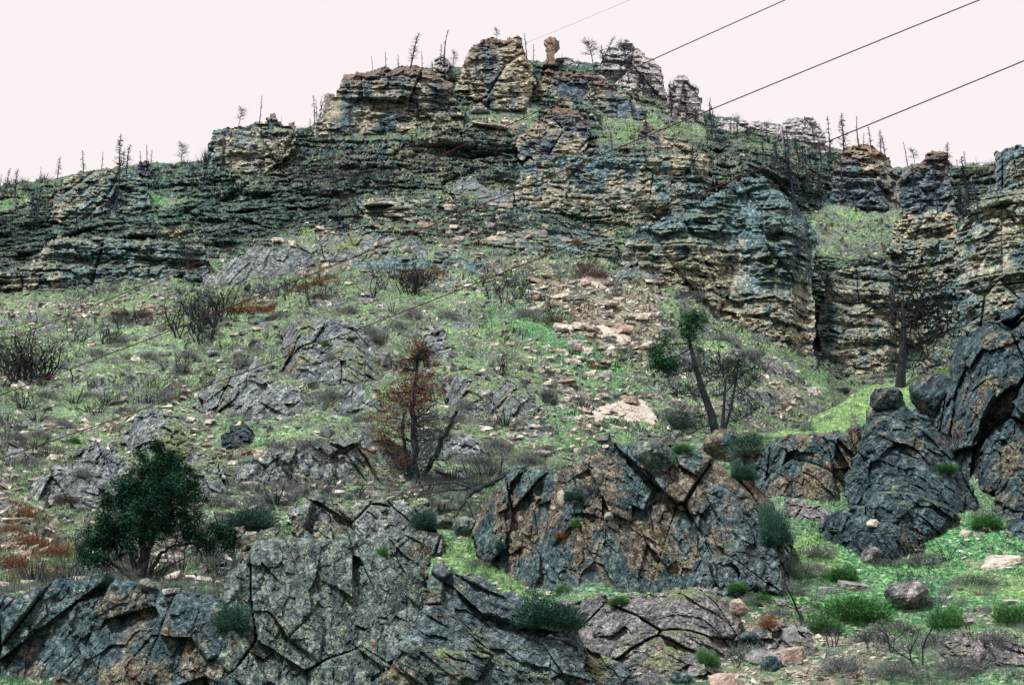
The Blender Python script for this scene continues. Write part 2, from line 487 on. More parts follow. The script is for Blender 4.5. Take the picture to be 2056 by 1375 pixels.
M['blade_lush'] = mat_leaf('lush_grass_blades', (0.022, 0.08, 0.05), (0.12, 0.24, 0.145), (0.42, 0.55, 0.36), scale=0.8)
M['cable'] = mat_plain('dark_cable', (0.055, 0.022, 0.024), (0.08, 0.03, 0.032), scale=2, rough=0.5)
# ------------------------------------------------------------------ terrain: distances of the hillside
A_PTS = [
 (-250,420,315),(0,372,320),(200,345,320),(400,325,325),(430,300,332),(640,250,360),(720,165,385),(850,132,392),(1040,115,400),(1200,128,410),
 (1330,185,415),(1420,228,425),(1560,250,430),(1700,305,425),(1850,335,420),(2056,330,410),(2300,310,400),
 (-250,480,275),(0,480,275),(200,450,280),(400,430,282),(200,520,258),(-250,600,240),(0,590,240),(200,575,240),(400,560,243),
 (640,262,352),(600,330,318),(750,262,346),(900,240,350),(1000,255,345),(980,200,372),(1150,180,385),(1220,240,372),(1350,260,375),(1450,300,370),
 (750,330,316),(950,320,322),(1100,300,332),(1250,310,322),(1400,330,322),(1500,340,330),(1560,350,345),
 (750,400,288),(950,400,292),(1100,430,288),(1250,420,296),(1400,420,296),(560,480,262),(700,470,262),(900,480,262),(1050,500,262),(1200,520,270),
 (1330,560,268),(1480,640,262),(1620,715,258),(1700,748,270),(1640,600,290),(1720,530,300),(1800,700,285),
 (1650,500,312),(1720,450,335),(1700,410,358),(1850,420,345),(1900,500,300),(1900,690,262),(2056,420,310),(2056,640,250),(2300,640,240),
 (-250,700,172),(0,700,178),(200,700,176),(400,650,196),(700,560,222),(900,560,226),(1100,580,224),(1200,600,222),
 (-250,800,134),(0,800,137),(200,800,136),(400,800,136),(600,700,164),(600,800,132),(800,640,182),(800,700,163),(1000,650,186),(1000,720,160),(800,800,130),(1000,800,134),(1200,700,182),(1200,800,146),(1350,640,226),(1300,720,182),
 (1400,720,214),(1500,760,196),(1600,760,216),(1660,790,210),(1550,820,170),(1450,830,150),(1320,840,138),(1300,880,128),(1700,790,240),(1800,800,240),(2100,760,220),
 (-250,900,107),(0,900,109),(300,900,107),(600,900,106),(900,900,107),(1150,900,112),
 (-250,1000,88),(0,1000,90),(300,1000,89),(600,1000,88),(900,1000,90),(1150,980,98),(1400,960,110),(1700,900,160),(2100,850,170),
 (0,1100,75),(300,1100,74),(600,1100,74),(1000,1080,80),(-250,1200,64),(0,1250,60),(500,1250,62),(1000,1200,68),(1500,1100,90),(2100,1000,120)]
B_PTS = [
 (-250,1180,59),(0,1180,60),(250,1155,62),(450,1175,62),(520,1080,66),(620,1000,76),(760,1000,80),(900,1040,76),(900,1090,69),(1000,960,84),(1100,940,87),(1250,900,92),(1430,868,96),(1560,850,102),
 (1760,765,112),(1900,735,114),(1960,680,118),(2056,610,122),(2300,560,126),
 (1600,920,90),(1750,880,93),(1650,960,85),(1800,1000,79),(1960,1040,74),(2056,1000,77),(2300,1000,77),
 (-250,1375,50),(0,1375,50),(500,1375,50),(1000,1375,50),(1250,1375,49),(1500,1375,48),(1800,1375,47),(2056,1375,47),(2300,1375,47),
 (900,1100,68),(1000,1160,63),(1080,1200,60),(1200,1220,58),(700,1180,60),(1450,1200,59),(1600,1180,61),(1600,1080,69),(1800,1150,63),(2056,1150,63),(1800,1250,55),(2056,1250,54),(1500,1290,53),
 (1500,1020,80),(1300,1060,72),(1100,1060,72)]

def tps(pts):
    p = np.array(pts, float); X = p[:, :2] / 1000; y = np.log(p[:, 2]); n = len(p)
    d = np.sqrt(((X[:, None] - X[None]) ** 2).sum(-1))
    Pm = np.c_[np.ones(n), X]
    A = np.block([[d - np.eye(n) * 0.004, Pm], [Pm.T, np.zeros((3, 3))]])
    w_ = np.linalg.solve(A, np.r_[y, 0, 0, 0])
    def f(u, v):
        u = np.clip(np.asarray(u, float), -300, 2350); v = np.clip(np.asarray(v, float), 0, 1500)
        s = w_[n] + w_[n + 1] * u / 1000 + w_[n + 2] * v / 1000
        for i in range(n):
            s = s + w_[i] * np.sqrt((u / 1000 - X[i, 0]) ** 2 + (v / 1000 - X[i, 1]) ** 2)
        return 85 * (np.exp(s) / 60) ** 0.68
    return f

SKYLINE = [(-700,470),(-250,415),(0,372),(60,362),(120,357),(150,347),(210,338),(300,328),(400,325),(430,300),(600,262),(640,250),(690,190),(730,160),(850,137),(870,131),(930,132),
 (960,120),(1040,118),(1062,118),(1090,124),(1130,118),(1200,128),(1280,170),(1330,190),(1350,200),(1415,224),(1440,233),(1500,242),(1560,250),(1660,290),(1700,305),(1790,335),(1810,335),
 (1850,328),(1920,332),(2000,330),(2060,318),(2300,300),(2750,330)]
CREST = [(-700,1190),(0,1180),(200,1152),(290,1160),(450,1175),(480,1110),(530,1075),(600,1010),(640,1002),(840,1006),(870,1030),(940,1050),(990,985),(1020,950),(1110,945),(1200,905),(1320,880),(1430,868),(1470,870),(1560,850),
 (1640,818),(1700,792),(1760,765),(1830,752),(1900,735),(1960,670),(2056,612),(2300,560),(2750,520)]

depthA_raw, depthB_raw = tps(A_PTS), tps(B_PTS)

# painted ground cover, in plan over the hillside: (polygon, weight, soft edge)
ROCK = [
 ([(-900,600),(0,590),(100,588),(200,572),(330,560),(400,560),(420,520),(560,480),(620,450),(700,462),(720,395),(840,400),(900,375),(1040,390),(1110,440),(1190,480),(1240,530),(1340,575),(1480,650),(1560,690),(1640,722),(1700,752),(1760,750),(1860,740),(1920,690),(2900,640),(2900,-100),(-900,-100)], 1.0, 25),
 ([(640,462),(720,395),(1040,380),(1150,440),(1200,490),(1180,535),(1000,512),(880,500),(700,505)], 0.62, 20),
]
ROCKNEG = [
 ([(920,215),(1010,205),(1090,222),(1080,262),(1000,262),(930,250)], 1.0, 18),
 ([(1180,225),(1300,205),(1420,240),(1440,300),(1330,300),(1200,295)], 0.8, 25),
 ([(1420,240),(1560,262),(1660,300),(1640,345),(1500,330),(1440,300)], 0.55, 25),
 ([(1625,425),(1700,410),(1800,405),(1815,450),(1780,500),(1790,515),(1700,520),(1640,510),(1620,470)], 1.0, 14),
 ([(570,300),(700,262),(860,240),(900,262),(820,290),(700,308),(590,318)], 0.6, 20),
 ([(-50,395),(60,385),(60,420),(-50,440)], 0.7, 15), ([(240,420),(290,395),(340,395),(400,400),(330,425),(280,425)], 0.95, 12),
 ([(1250,450),(1300,440),(1330,470),(1290,520),(1230,500),(1190,470)], 0.7, 16),
]
LUSH = [
 ([(960,620),(1040,620),(1160,640),(1260,700),(1290,760),(1330,770),(1340,800),(1200,800),(1120,760),(1060,700),(970,650)], 0.55, 30),
 ([(1080,790),(1180,800),(1260,880),(1200,930),(1120,940),(1080,880)], 0.5, 25),
 ([(1550,720),(1640,730),(1700,775),(1650,800),(1600,770)], 0.45, 20),
 ([(290,400),(320,395),(325,415),(295,418)], 1.0, 6), ([(0,395),(30,400),(30,420),(0,420)], 0.7, 8),
 ([(440,840),(560,850),(560,900),(470,910),(440,880)], 0.35, 20), ([(380,880),(480,900),(440,960),(400,960)], 0.35, 20),
 ([(0,960),(60,980),(60,1060),(0,1040)], 0.3, 20), ([(860,1000),(1000,940),(1000,1010),(900,1050)], 0.5, 15),
 ([(660,665),(690,665),(690,690),(660,690)], 0.5, 8)]
TAN = [
 ([(1060,555),(1180,545),(1310,560),(1340,620),(1330,740),(1230,740),(1180,690),(1120,640),(1070,600)], 0.52, 30),
 ([(1110,740),(1150,740),(1200,840),(1190,900),(1150,860),(1120,800)], 0.5, 15),
 ([(600,540),(720,515),(720,530),(610,560)], 0.8, 10), ([(620,450),(730,440),(740,455),(640,480)], 0.7, 10),
 ([(1500,790),(1560,770),(1620,800),(1600,830),(1560,820)], 0.6, 15), ([(270,600),(330,600),(340,660),(270,640)], 0.5, 15),
 ([(850,500),(1050,505),(1200,545),(1100,560),(900,530)], 0.4, 20),([(0,1050),(40,1060),(60,1120),(30,1120)], 0.6, 10),
 ([(940,250),(1040,250),(1050,262),(950,262)], 0.9, 5),([(870,395),(1080,400),(1150,470),(1000,470),(860,440)], 0.40, 20),
 ([(-50,600),(260,600),(240,640),(-50,650)], 0.38, 15)]
RUST = [([(0,1010),(120,1030),(150,1120),(140,1160),(0,1180)], 0.42, 25), ([(460,600),(560,600),(560,635),(460,635)], 0.5, 10), ([(610,560),(690,545),(690,570),(610,580)], 0.5, 10), ([(800,545),(900,545),(900,565),(800,570)], 0.5, 10),
 ([(1630,420),(1690,440),(1700,490),(1650,490)], 0.35, 20), ([(30,670),(160,650),(180,700),(60,720)], 0.3, 20)]
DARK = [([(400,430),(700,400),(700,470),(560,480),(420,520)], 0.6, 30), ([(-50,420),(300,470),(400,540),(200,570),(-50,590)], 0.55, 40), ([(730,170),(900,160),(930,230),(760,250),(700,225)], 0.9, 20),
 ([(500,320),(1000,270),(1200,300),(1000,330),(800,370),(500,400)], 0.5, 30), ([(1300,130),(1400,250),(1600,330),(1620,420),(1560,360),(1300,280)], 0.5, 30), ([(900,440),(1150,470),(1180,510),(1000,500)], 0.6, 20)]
LUSHB = [
 ([(1500,880),(1600,838),(1760,770),(1905,735),(1905,780),(1830,790),(1740,860),(1650,872),(1560,885)], 0.42, 12),
 ([(860,1075),(930,1090),(1020,1140),(1080,1195),(1050,1200),(930,1140),(860,1110)], 0.75, 12),
 ([(1430,1175),(1560,1160),(1600,1080),(1560,990),(1640,1010),(1900,1060),(2100,1000),(2100,1300),(1900,1290),(1700,1230),(1560,1210),(1440,1200)], 0.62, 25),
 ([(1150,1200),(1380,1190),(1400,1215),(1300,1240),(1180,1230)], 0.5, 15), ([(1340,1290),(1450,1260),(1450,1330),(1360,1340)], 0.6, 12), ([(1650,1290),(2100,1300),(2100,1450),(1550,1450)], 0.35, 30),
 ([(290,1170),(470,1150),(480,1195),(340,1190)], 0.7, 12), ([(1820,990),(1900,860),(1960,960),(1960,1010)], 0.5, 15)]
TANB = [([(1480,1230),(1640,1240),(1800,1290),(1750,1450),(1300,1450),(1440,1330)], 0.5, 25), ([(1900,1200),(2100,1230),(2100,1330),(1900,1290)], 0.42, 20), ([(1930,1110),(2100,1110),(2100,1140),(1930,1140)], 0.5, 12)]

def paint(px, py, items, base=0.0):
    m = np.full(px.shape, base)
    for poly, w_, s in items:
        d = poly_sd(px, py, poly)
        m = np.maximum(m, w_ * np.clip(d / s * 0.5 + 0.5, 0, 1))
    return m

def bil(G, u, v, u0, v0, st):
    x = np.clip((u - u0) / st, 0, G.shape[1] - 1.001); y = np.clip((v - v0) / st, 0, G.shape[0] - 1.001)
    i = x.astype(int); j = y.astype(int); a = x - i; b = y - j
    return (G[j, i] * (1 - a) + G[j, i + 1] * a) * (1 - b) + (G[j + 1, i] * (1 - a) + G[j + 1, i + 1] * a) * b

def gnormal(P):
    du = np.gradient(P, axis=1); dv = np.gradient(P, axis=0)
    n = np.cross(du, dv)
    return n / (np.linalg.norm(n, axis=-1, keepdims=True) + 1e-9)

def grid_faces(nr, nc):
    i = np.arange(nr - 1)[:, None] * nc + np.arange(nc - 1)[None]
    return np.stack([i, i + 1, i + nc + 1, i + nc], -1).reshape(-1, 4)

class Sheet: pass

def partings(wz, x, y, L, s):
    """thin recessed seams between beds, broken sideways"""
    z0 = np.zeros_like(wz)
    q = wz / L + 0.4 * vnoise(np.stack([wz / L * .7, z0, z0], -1), s)
    f = np.abs(q - np.round(q)); g = vnoise(np.stack([x / 2.8, y / 2.8, np.round(q) * 3.1], -1), s + 1)
    return np.exp(-(f / 0.13) ** 2) * np.clip(.35 + g * 1.6, 0, 1.2)

def massive(P, wz):
    """some beds are thick and plain, others thin and broken"""
    k = vnoise(np.stack([P[..., 0] / 45, P[..., 1] / 45, wz / 3.2], -1), 95) * .9 + vnoise(np.stack([P[..., 0] / 9, P[..., 1] / 9, wz / 7], -1), 96) * .7
    return np.clip(.75 + k, .08, 1.6)

def cliff_disp(P, k=1.0):
    x, y, z = P[..., 0], P[..., 1], P[..., 2]
    wz = z + 0.05 * x + 1.0 * fbm(P / 30, 3, 71)
    z0 = np.zeros_like(x)
    vary = massive(P, wz)
    wz = wz + 0.25 * fbm(P / 2, 3, 72)
    bd = beds(wz, 13, 1) * 2.4 + vary * (beds(wz, 4.4, 2) * 0.7 + beds(wz, 1.7, 3) * 0.75 + beds(wz, 0.7, 4) * 0.42)
    V1, C1, H1 = facet(P / np.array([9, 9, 13]), 5)
    V2, C2, H2 = facet((P + fbm(P / 3, 2, 3)[..., None]) / np.array([2.6, 2.6, 1.7]), 6)
    but = fbm(P * np.array([1, 1, 0.15]) / 14, 3, 33)
    d = bd + V1 * 2.0 + V2 * 1.2 + facet(P / np.array([.9, .9, .5]), 9)[0] * .5 + but * 3.6 + fbm(P / 0.9, 3, 8) * 0.45
    d -= 0.9 * np.exp(-(C1 / 0.03) ** 2) * (0.3 + H1) + 0.5 * np.exp(-(C2 / 0.07) ** 2)
    V9, C9, H9 = facet(P / np.array([3.4, 3.4, 8]), 19)
    d += V9 * .8 - 1.3 * np.exp(-(C9 / .035) ** 2) * np.clip(H9 * 2 - .5, 0, 1)
    d -= vary * 0.75 * partings(wz, x, y, 1.1, 77) + 1.0 * partings(wz, x, y, 4.2, 78)
    return d * k

def rubble(P, k=1.0):
    """ground roughness with stones breaking through"""
    V1, C1, H1 = facet(P / (1.5 * k), 41)
    V2, C2, H2 = facet(P / (0.6 * k), 42)
    s1 = np.clip(fbm(P / (7 * k), 3, 43) * 2.6, 0, 1)
    return fbm(P / 11, 4, 44) * 1.5 + fbm(P / (1.1 * k), 4, 45) * 0.28 * k + s1 * (np.clip(V1 + .3, 0, 1) * 0.75 + np.clip(V2 + .1, 0, 1) * 0.30) * k

def build_sheet(name, depth, top, bot, us, nr, maps, kind, back):
    S = Sheet()
    t = np.linspace(0, 1, nr)[:, None]
    vt = interp_poly(top, us); vb = interp_poly(bot, us)
    jag = vnoise(np.stack([us / 9, us * 0, us * 0], -1), 60) * 3 + vnoise(np.stack([us / 3.5, us * 0, us * 0], -1), 61) * 1.5
    vt = vt + jag * (1 if kind == 'A' else 0.6)
    v = vb[None] * (1 - t) + vt[None] * t
    u = np.broadcast_to(us[None], v.shape).copy()
    # coarse evaluation of the depth field and painted maps
    st = 6.0
    gu, gv = np.meshgrid(np.arange(-720, 2790, st), np.arange(0, 1620, st))
    G = depth(gu, gv)
    Y = bil(G, u, v, -720, 0, st)
    Y = np.maximum.accumulate(Y, axis=0)
    Y += np.linspace(0, 0.5, nr)[:, None]
    P = at(u, v, Y)
    nu = u + 16 * fbm(np.stack([u / 60, v / 40, u * 0], -1), 3, 50); nv = v + 10 * fbm(np.stack([u / 60, v / 40, u * 0 + 9], -1), 3, 51)
    W = {k: bil(paint(gu, gv, it, (.24 if kind == 'A' else .40) if k == 'lush' else 0.0), nu, nv, -720, 0, st) for k, it in maps.items() if k != 'rockneg'}
    if 'rockneg' in maps:
        W['rock'] = W['rock'] * (1 - bil(paint(gu, gv, maps['rockneg']), nu, nv, -720, 0, st))
    if 'lushneg' in maps: W['lush'] = W['lush'] * (1 - W.pop('lushneg'))
    N = gnormal(P)
    N = N * np.sign(N[..., 2:3])
    r = W.get('rock', np.zeros_like(u))
    hor = np.stack([np.zeros_like(u), -np.ones_like(u), -0.3 * np.ones_like(u)], -1)
    dr = rubble(P, 1.0 if kind == 'A' else 0.45)
    if kind == 'A':
        dr = dr * np.clip(Y / 160, 0.45, 1.2)
        cd = cliff_disp(P)
        fade = np.clip((1 - t) * nr / 14, 0.1, 1)           # keep the skyline where it is
        P = P + hor * (cd * r * fade)[..., None] + N * (dr * (1 - 0.85 * r) * np.clip(fade, .3, 1))[..., None]
    else:
        P = P + N * (dr * 0.8)[..., None]
    # back rows: the ground falls away behind the crest
    b = []
    for k, (dy, dz) in enumerate(back):
        q = P[-1].copy(); q[:, 1] += dy; q[:, 2] += dz
        q[:, 2] += fbm(q / 8, 3, 7) * min(1.5, dy * .2)
        b.append(q)
    f = []
    for k, (dy, dz) in enumerate([(-8, -4.5), (-25, -9), (-44, -9.5)] if kind == 'B' else []):
        q = P[0].copy(); q[:, 1] = np.maximum(q[:, 1] + dy, 2); q[:, 2] = np.maximum(q[:, 2] + dz, -0.3)
        f.insert(0, q)
    allP = np.concatenate([np.array(f).reshape(-1, *P.shape[1:]), P, np.array(b)], 0)
    nf, nb = len(f), len(b)
    at_ = {k: np.pad(a, ((nf, nb), (0, 0)), mode='edge') for k, a in W.items()}
    S.P, S.u, S.v, S.us, S.vt, S.vb, S.nr, S.W = P, u, v, us, vt, vb, nr, W
    F = grid_faces(allP.shape[0], allP.shape[1])
    S.ob = mesh_np(name, allP.reshape(-1, 3), F, M['hill'], attrs={k: a for k, a in at_.items()}, smooth=False)
    tag(S.ob, kind='structure')
    return S

def ucols(fine):
    return np.concatenate([np.linspace(-700, -80, 60), np.arange(-76, 2134, fine), np.linspace(2140, 2750, 60)])

BOTA = [(x, y + (110 if x > 1500 else 90)) for x, y in CREST]
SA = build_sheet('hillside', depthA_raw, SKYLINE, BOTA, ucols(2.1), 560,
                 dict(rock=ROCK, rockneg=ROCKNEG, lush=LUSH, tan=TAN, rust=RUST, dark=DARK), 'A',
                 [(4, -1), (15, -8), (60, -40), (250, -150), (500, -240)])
SB = build_sheet('foreground_slope', depthB_raw, CREST, [(-700, 1480), (2750, 1480)], ucols(2.4), 300,
                 dict(lush=LUSHB, tan=TANB, yellow=[([(1470,900),(1600,838),(1760,765),(1830,752),(1910,733),(1905,790),(1840,800),(1740,862),(1650,874),(1560,890)], 1.0, 14), ([(850,1070),(930,1085),(1020,1135),(1085,1200),(1040,1205),(930,1145),(860,1115)], 1.0, 12), ([(860,1010),(960,960),(1000,960),(940,1040),(880,1045)], .8, 12), ([(1580,1090),(1660,1080),(1700,1120),(1640,1150),(1590,1140)], .7, 14), ([(1900,1120),(2100,1150),(2100,1200),(1900,1190)], .6, 20)]), 'B', [(1, -.3), (4, -2.5), (10, -8), (18, -16)])
g = mesh_np('valley_floor', [(-1400, -300, -0.35), (1400, -300, -0.35), (1400, 1700, -0.35), (-1400, 1700, -0.35)], np.array([(0, 1, 2, 3)]), M['hill'])
tag(g, kind='structure')

def on(px, py, sheet=None):
    """ground point (displaced) seen at a photo pixel"""
    S = sheet or (SB if py > interp_poly(CREST, px) + 1 else SA)
    i = int(np.argmin(np.abs(S.us - px)))
    j = int(round((S.vb[i] - py) / (S.vb[i] - S.vt[i]) * (S.nr - 1)))
    a, b, c, d = max(0, j - 45), min(S.nr, j + 45), max(0, i - 8), min(len(S.us), i + 9)
    if b <= a: return S.P[min(max(j, 0), S.nr - 1), i]
    Q = S.P[a:b, c:d]; x, y = proj(Q)
    e = (x - px) ** 2 + (y - py) ** 2 + Q[..., 1] * .3
    k = np.unravel_index(np.argmin(e), e.shape)
    return Q[k]

def onv(px, py, S):
    i = np.clip(np.searchsorted(S.us, px), 0, len(S.us) - 1)
    j = np.clip(np.round((S.vb[i] - py) / (S.vb[i] - S.vt[i]) * (S.nr - 1)).astype(int), 0, S.nr - 1)
    return S.P[j, i], j, i
# ------------------------------------------------------------------ outcrops, crags, buttresses: closed bodies with their own distance and thickness
def rock_body(name, poly, mat, label, cat, depth, dy=-1.5, lean=72, thick=0.16, back=3.0, kind='block', cell=1.6, fol=20, step=2.2,
              amp=1.0, rough=6.0, seed=0, steps=None, name_kind=None, tiltx=0.0, group=None, crack=1.0, ybase=None, attrs=True, flow=2.4, ext=True, seat=True, part=1.0):
    P0 = np.array(poly, float)
    x0, y0 = P0.min(0) - 8; x1, y1 = P0.max(0) + 8 + np.array([0, 40 if ext else 0])
    us = np.arange(x0, x1, step); vs = np.arange(y1, y0, -step)
    u, v = np.meshgrid(us, vs)
    q = np.stack([u, v, u * 0 + seed * 31.7], -1)
    wu = rough * (fbm(q / (rough * 7), 3, seed) * 2.2 + 0.9 * fbm(q / (rough * 1.6), 3, seed + 1))
    wv = rough * (fbm(q / (rough * 7), 3, seed + 2) * 2.2 + 0.9 * fbm(q / (rough * 1.6), 3, seed + 3))
    fq = facet(np.stack([u, v, u * 0 + seed], -1) / (rough * 3.2), seed + 4)[0]
    hgt = P0[:, 1].max() - P0[:, 1].min()
    ex = min(40, 0.3 * hgt) if ext else 0
    sdist = poly_sd(u + wu, v + wv, poly)
    foot_in = sdist + fq * rough * 0.9 > 0
    for k in ((.25, .5, .75, 1) if ext else ()):
        sdist = np.maximum(sdist, poly_sd(u + wu, v + wv - ex * k, poly))
    sdist = sdist + fq * rough * 0.9
    inside = sdist > 0
    # base distance: where the foot of each column meets the ground
    vfoot = np.where(foot_in, v, -1e9).max(0)
    ok = vfoot > 0
    if ok.sum() < 3: return None
    vf = np.interp(us, us[ok], vfoot[ok])
    kk = max(3, int(len(us) * 0.25)) | 1
    vf = np.convolve(np.pad(vf, kk // 2, mode='edge'), np.ones(kk) / kk, 'valid')[:len(us)]
    if ybase is None:
        Y0 = depth(us, np.minimum(vf, 1400))
        Y0 = Y0 * 0.25 + 0.75 * np.median(Y0) if kind == 'strata' else Y0 * 0.55 + 0.45 * np.median(Y0)
    else:
        Y0 = np.full(len(us), float(ybase))
    Y0 = Y0 + dy
    T = math.tan(R(lean))
    qf, qq = slope_q(vf), slope_q(v)
    Y = Y0[None] * np.exp((qq - qf[None]) / np.maximum(T - qq, 0.3))
    if tiltx: Y = Y + tiltx * (u - us.mean()) / FPX * Y
    m2px = FPX / Y
    width = min(P0[:, 0].max() - P0[:, 0].min(), P0[:, 1].max() - P0[:, 1].min())
    Tm = thick * width / m2px.mean()
    if seat: Y = Y + Tm
    s = np.clip(sdist / (0.32 * width), 0, 1)
    f = np.sqrt(np.clip(1 - (1 - s) ** 2, 0, 1))
    f = 0.75 * f + 0.25 * np.clip(sdist / (0.06 * width), 0, 1) ** 0.5
    P = at(u, v, Y)
    if kind == 'block':
        a = R(fol); ca, sa = math.cos(a), math.sin(a)
        Q = P - P.reshape(-1, 3).mean(0) + seed * 5.1
        X = Q[..., 0] * ca + Q[..., 2] * sa; Z = -Q[..., 0] * sa + Q[..., 2] * ca
        L = np.stack([X, Q[..., 1], Z / flow], -1)
        wrp = fbm(Q / (cell * 1.2), 3, seed + 9)[..., None] * 0.05
        V1, C1, H1 = facet(L / (cell * 1.7) + wrp, seed + 10)
        V2, C2, H2 = facet(L / (cell * 0.62) + wrp, seed + 11)
        V3, C3, H3 = facet(L / (cell * 0.22) + wrp * 1.5, seed + 12)
        V4, C4, H4 = facet(L / (cell * 0.085) + wrp * 2, seed + 15)
        d = amp * cell * (V1 * 0.55 + V2 * 0.34 + V3 * 0.09 + V4 * 0.035 + 0.34 * fbm(L / (cell * 2.5), 3, seed + 13) + 0.05 * fbm(L / (cell * 0.3), 4, seed + 14))
        d -= crack * cell * (0.55 * np.exp(-(C1 / 0.02) ** 2) * np.clip(H1 * 3 - 1.2, 0, 1) + 0.09 * np.exp(-(C2 / 0.035) ** 2) * np.clip(H2 * 3 - 1.8, 0, 1))
    else:
        wz = P[..., 2] + 0.05 * P[..., 0] + 0.5 * fbm(P / 22, 3, 71) + 0.15 * fbm(P / 2, 3, 72)
        vary = massive(P, wz)
        V1, C1, H1 = facet(P / np.array([cell * 2.6, cell * 2.6, cell * 5]), seed + 5)
        V2, C2, H2 = facet((P + .5 * fbm(P / 3, 2, 3)[..., None]) / np.array([cell * .8, cell, cell * .38]), seed + 6)
        V3, C3, H3 = facet(P / np.array([cell * .3, cell * .3, cell * .16]), seed + 7)
        d = vary * (beds(wz, cell * 2.2, 2) * 0.4 + beds(wz, cell * .75, 3) * 0.45 + beds(wz, cell * .3, 4) * 0.38) + V1 * 1.3 + V2 * 0.85 + V3 * .36 + fbm(P / .8, 3, 8) * .25 + fbm(P * np.array([1, 1, .12]) / 8, 3, seed) * 1.9
        d -= part * (0.65 * vary * partings(wz, P[..., 0], P[..., 1], cell * .36, 77) + 0.8 * partings(wz, P[..., 0], P[..., 1], cell * 1.5, 78))
        d -= crack * (1.5 * np.exp(-(C1 / 0.035) ** 2) * np.clip(H1 * 2 - .5, 0, 1) + 0.3 * np.exp(-(C2 / 0.05) ** 2) * H2)
        d *= amp * cell / 2.2
    ef = np.clip(sdist / (0.10 * width), 0, 1)
    out = f * Tm + d * (0.25 + 0.75 * ef)
    out = np.clip(out, -0.6 * Tm - .2, None)
    nrm = np.array([0, -0.93, 0.37]) if fol is not None else np.array([0, -1, 0])
    front = P.copy(); front[..., 1] -= out * 0.96; front[..., 2] -= out * 0.96 * qq; front[..., 0] -= out * 0.96 * P[..., 0] / P[..., 1]
    edge_y = P[..., 1].copy()
    bk = back * (0.15 + 0.85 * f) + 0.3 * d * ef
    backP = P.copy(); backP[..., 1] += bk; backP[..., 2] += bk * 0.8 * qq; backP[..., 0] += bk * P[..., 0] / P[..., 1]
    cell_in = inside[:-1, :-1] & inside[1:, :-1] & inside[:-1, 1:] & inside[1:, 1:]
    nr, nc = u.shape
    i = (np.arange(nr - 1)[:, None] * nc + np.arange(nc - 1)[None])
    Fq = np.stack([i, i + 1, i + nc + 1, i + nc], -1)[cell_in]
    if len(Fq) == 0: return None
    # rim
    E = np.concatenate([Fq[:, [0, 1]], Fq[:, [1, 2]], Fq[:, [2, 3]], Fq[:, [3, 0]]])
    key = np.sort(E, 1); kk_ = key[:, 0].astype(np.int64) * (nr * nc) + key[:, 1]
    _, idx, cnt = np.unique(kk_, return_index=True, return_counts=True)
    be = E[idx[cnt == 1]]
    n = nr * nc
    Fb = Fq[:, ::-1] + n
    Fr = np.stack([be[:, 1], be[:, 0], be[:, 0] + n, be[:, 1] + n], -1)
    V = np.concatenate([front.reshape(-1, 3), backP.reshape(-1, 3)])
    F = np.concatenate([Fq, Fb, Fr])
    used = np.unique(F); rm = np.zeros(len(V), np.int64); rm[used] = np.arange(len(used))
    ed = np.clip(1 - (v - vs.min() - 8) / (0.45 * (vs.max() - vs.min())), 0, 1) * np.clip(1.2 - sdist / (0.25 * width), 0, 1)
    ed = np.concatenate([ed.ravel(), ed.ravel()])[used]
    c = V[used].mean(0)
    o = mesh_np(name, V[used] - c, rm[F], M[mat], attrs={'edge': ed})
    o.location = c
    tag(o, label, cat, group)
    fu, fv = proj(front[inside])
    ROCKG.append((front[inside], fu, fv))
    return o

ROCKG = []
def on_rock(px, py):
    """front-most rock surface near a pixel, else the ground"""
    best = None
    for fr, fu, fv in ROCKG:
        if fu.min() <= px <= fu.max() and fv.min() <= py <= fv.max():
            e = (fu - px) ** 2 + (fv - py) ** 2; k = int(np.argmin(e))
            if e[k] < 16:
                m = e < 25; c = fr[m]; k = int(np.argmin(c[:, 1]))
                if best is None or c[k, 1] < best[1]: best = c[k]
    return on(px, py) if best is None else best

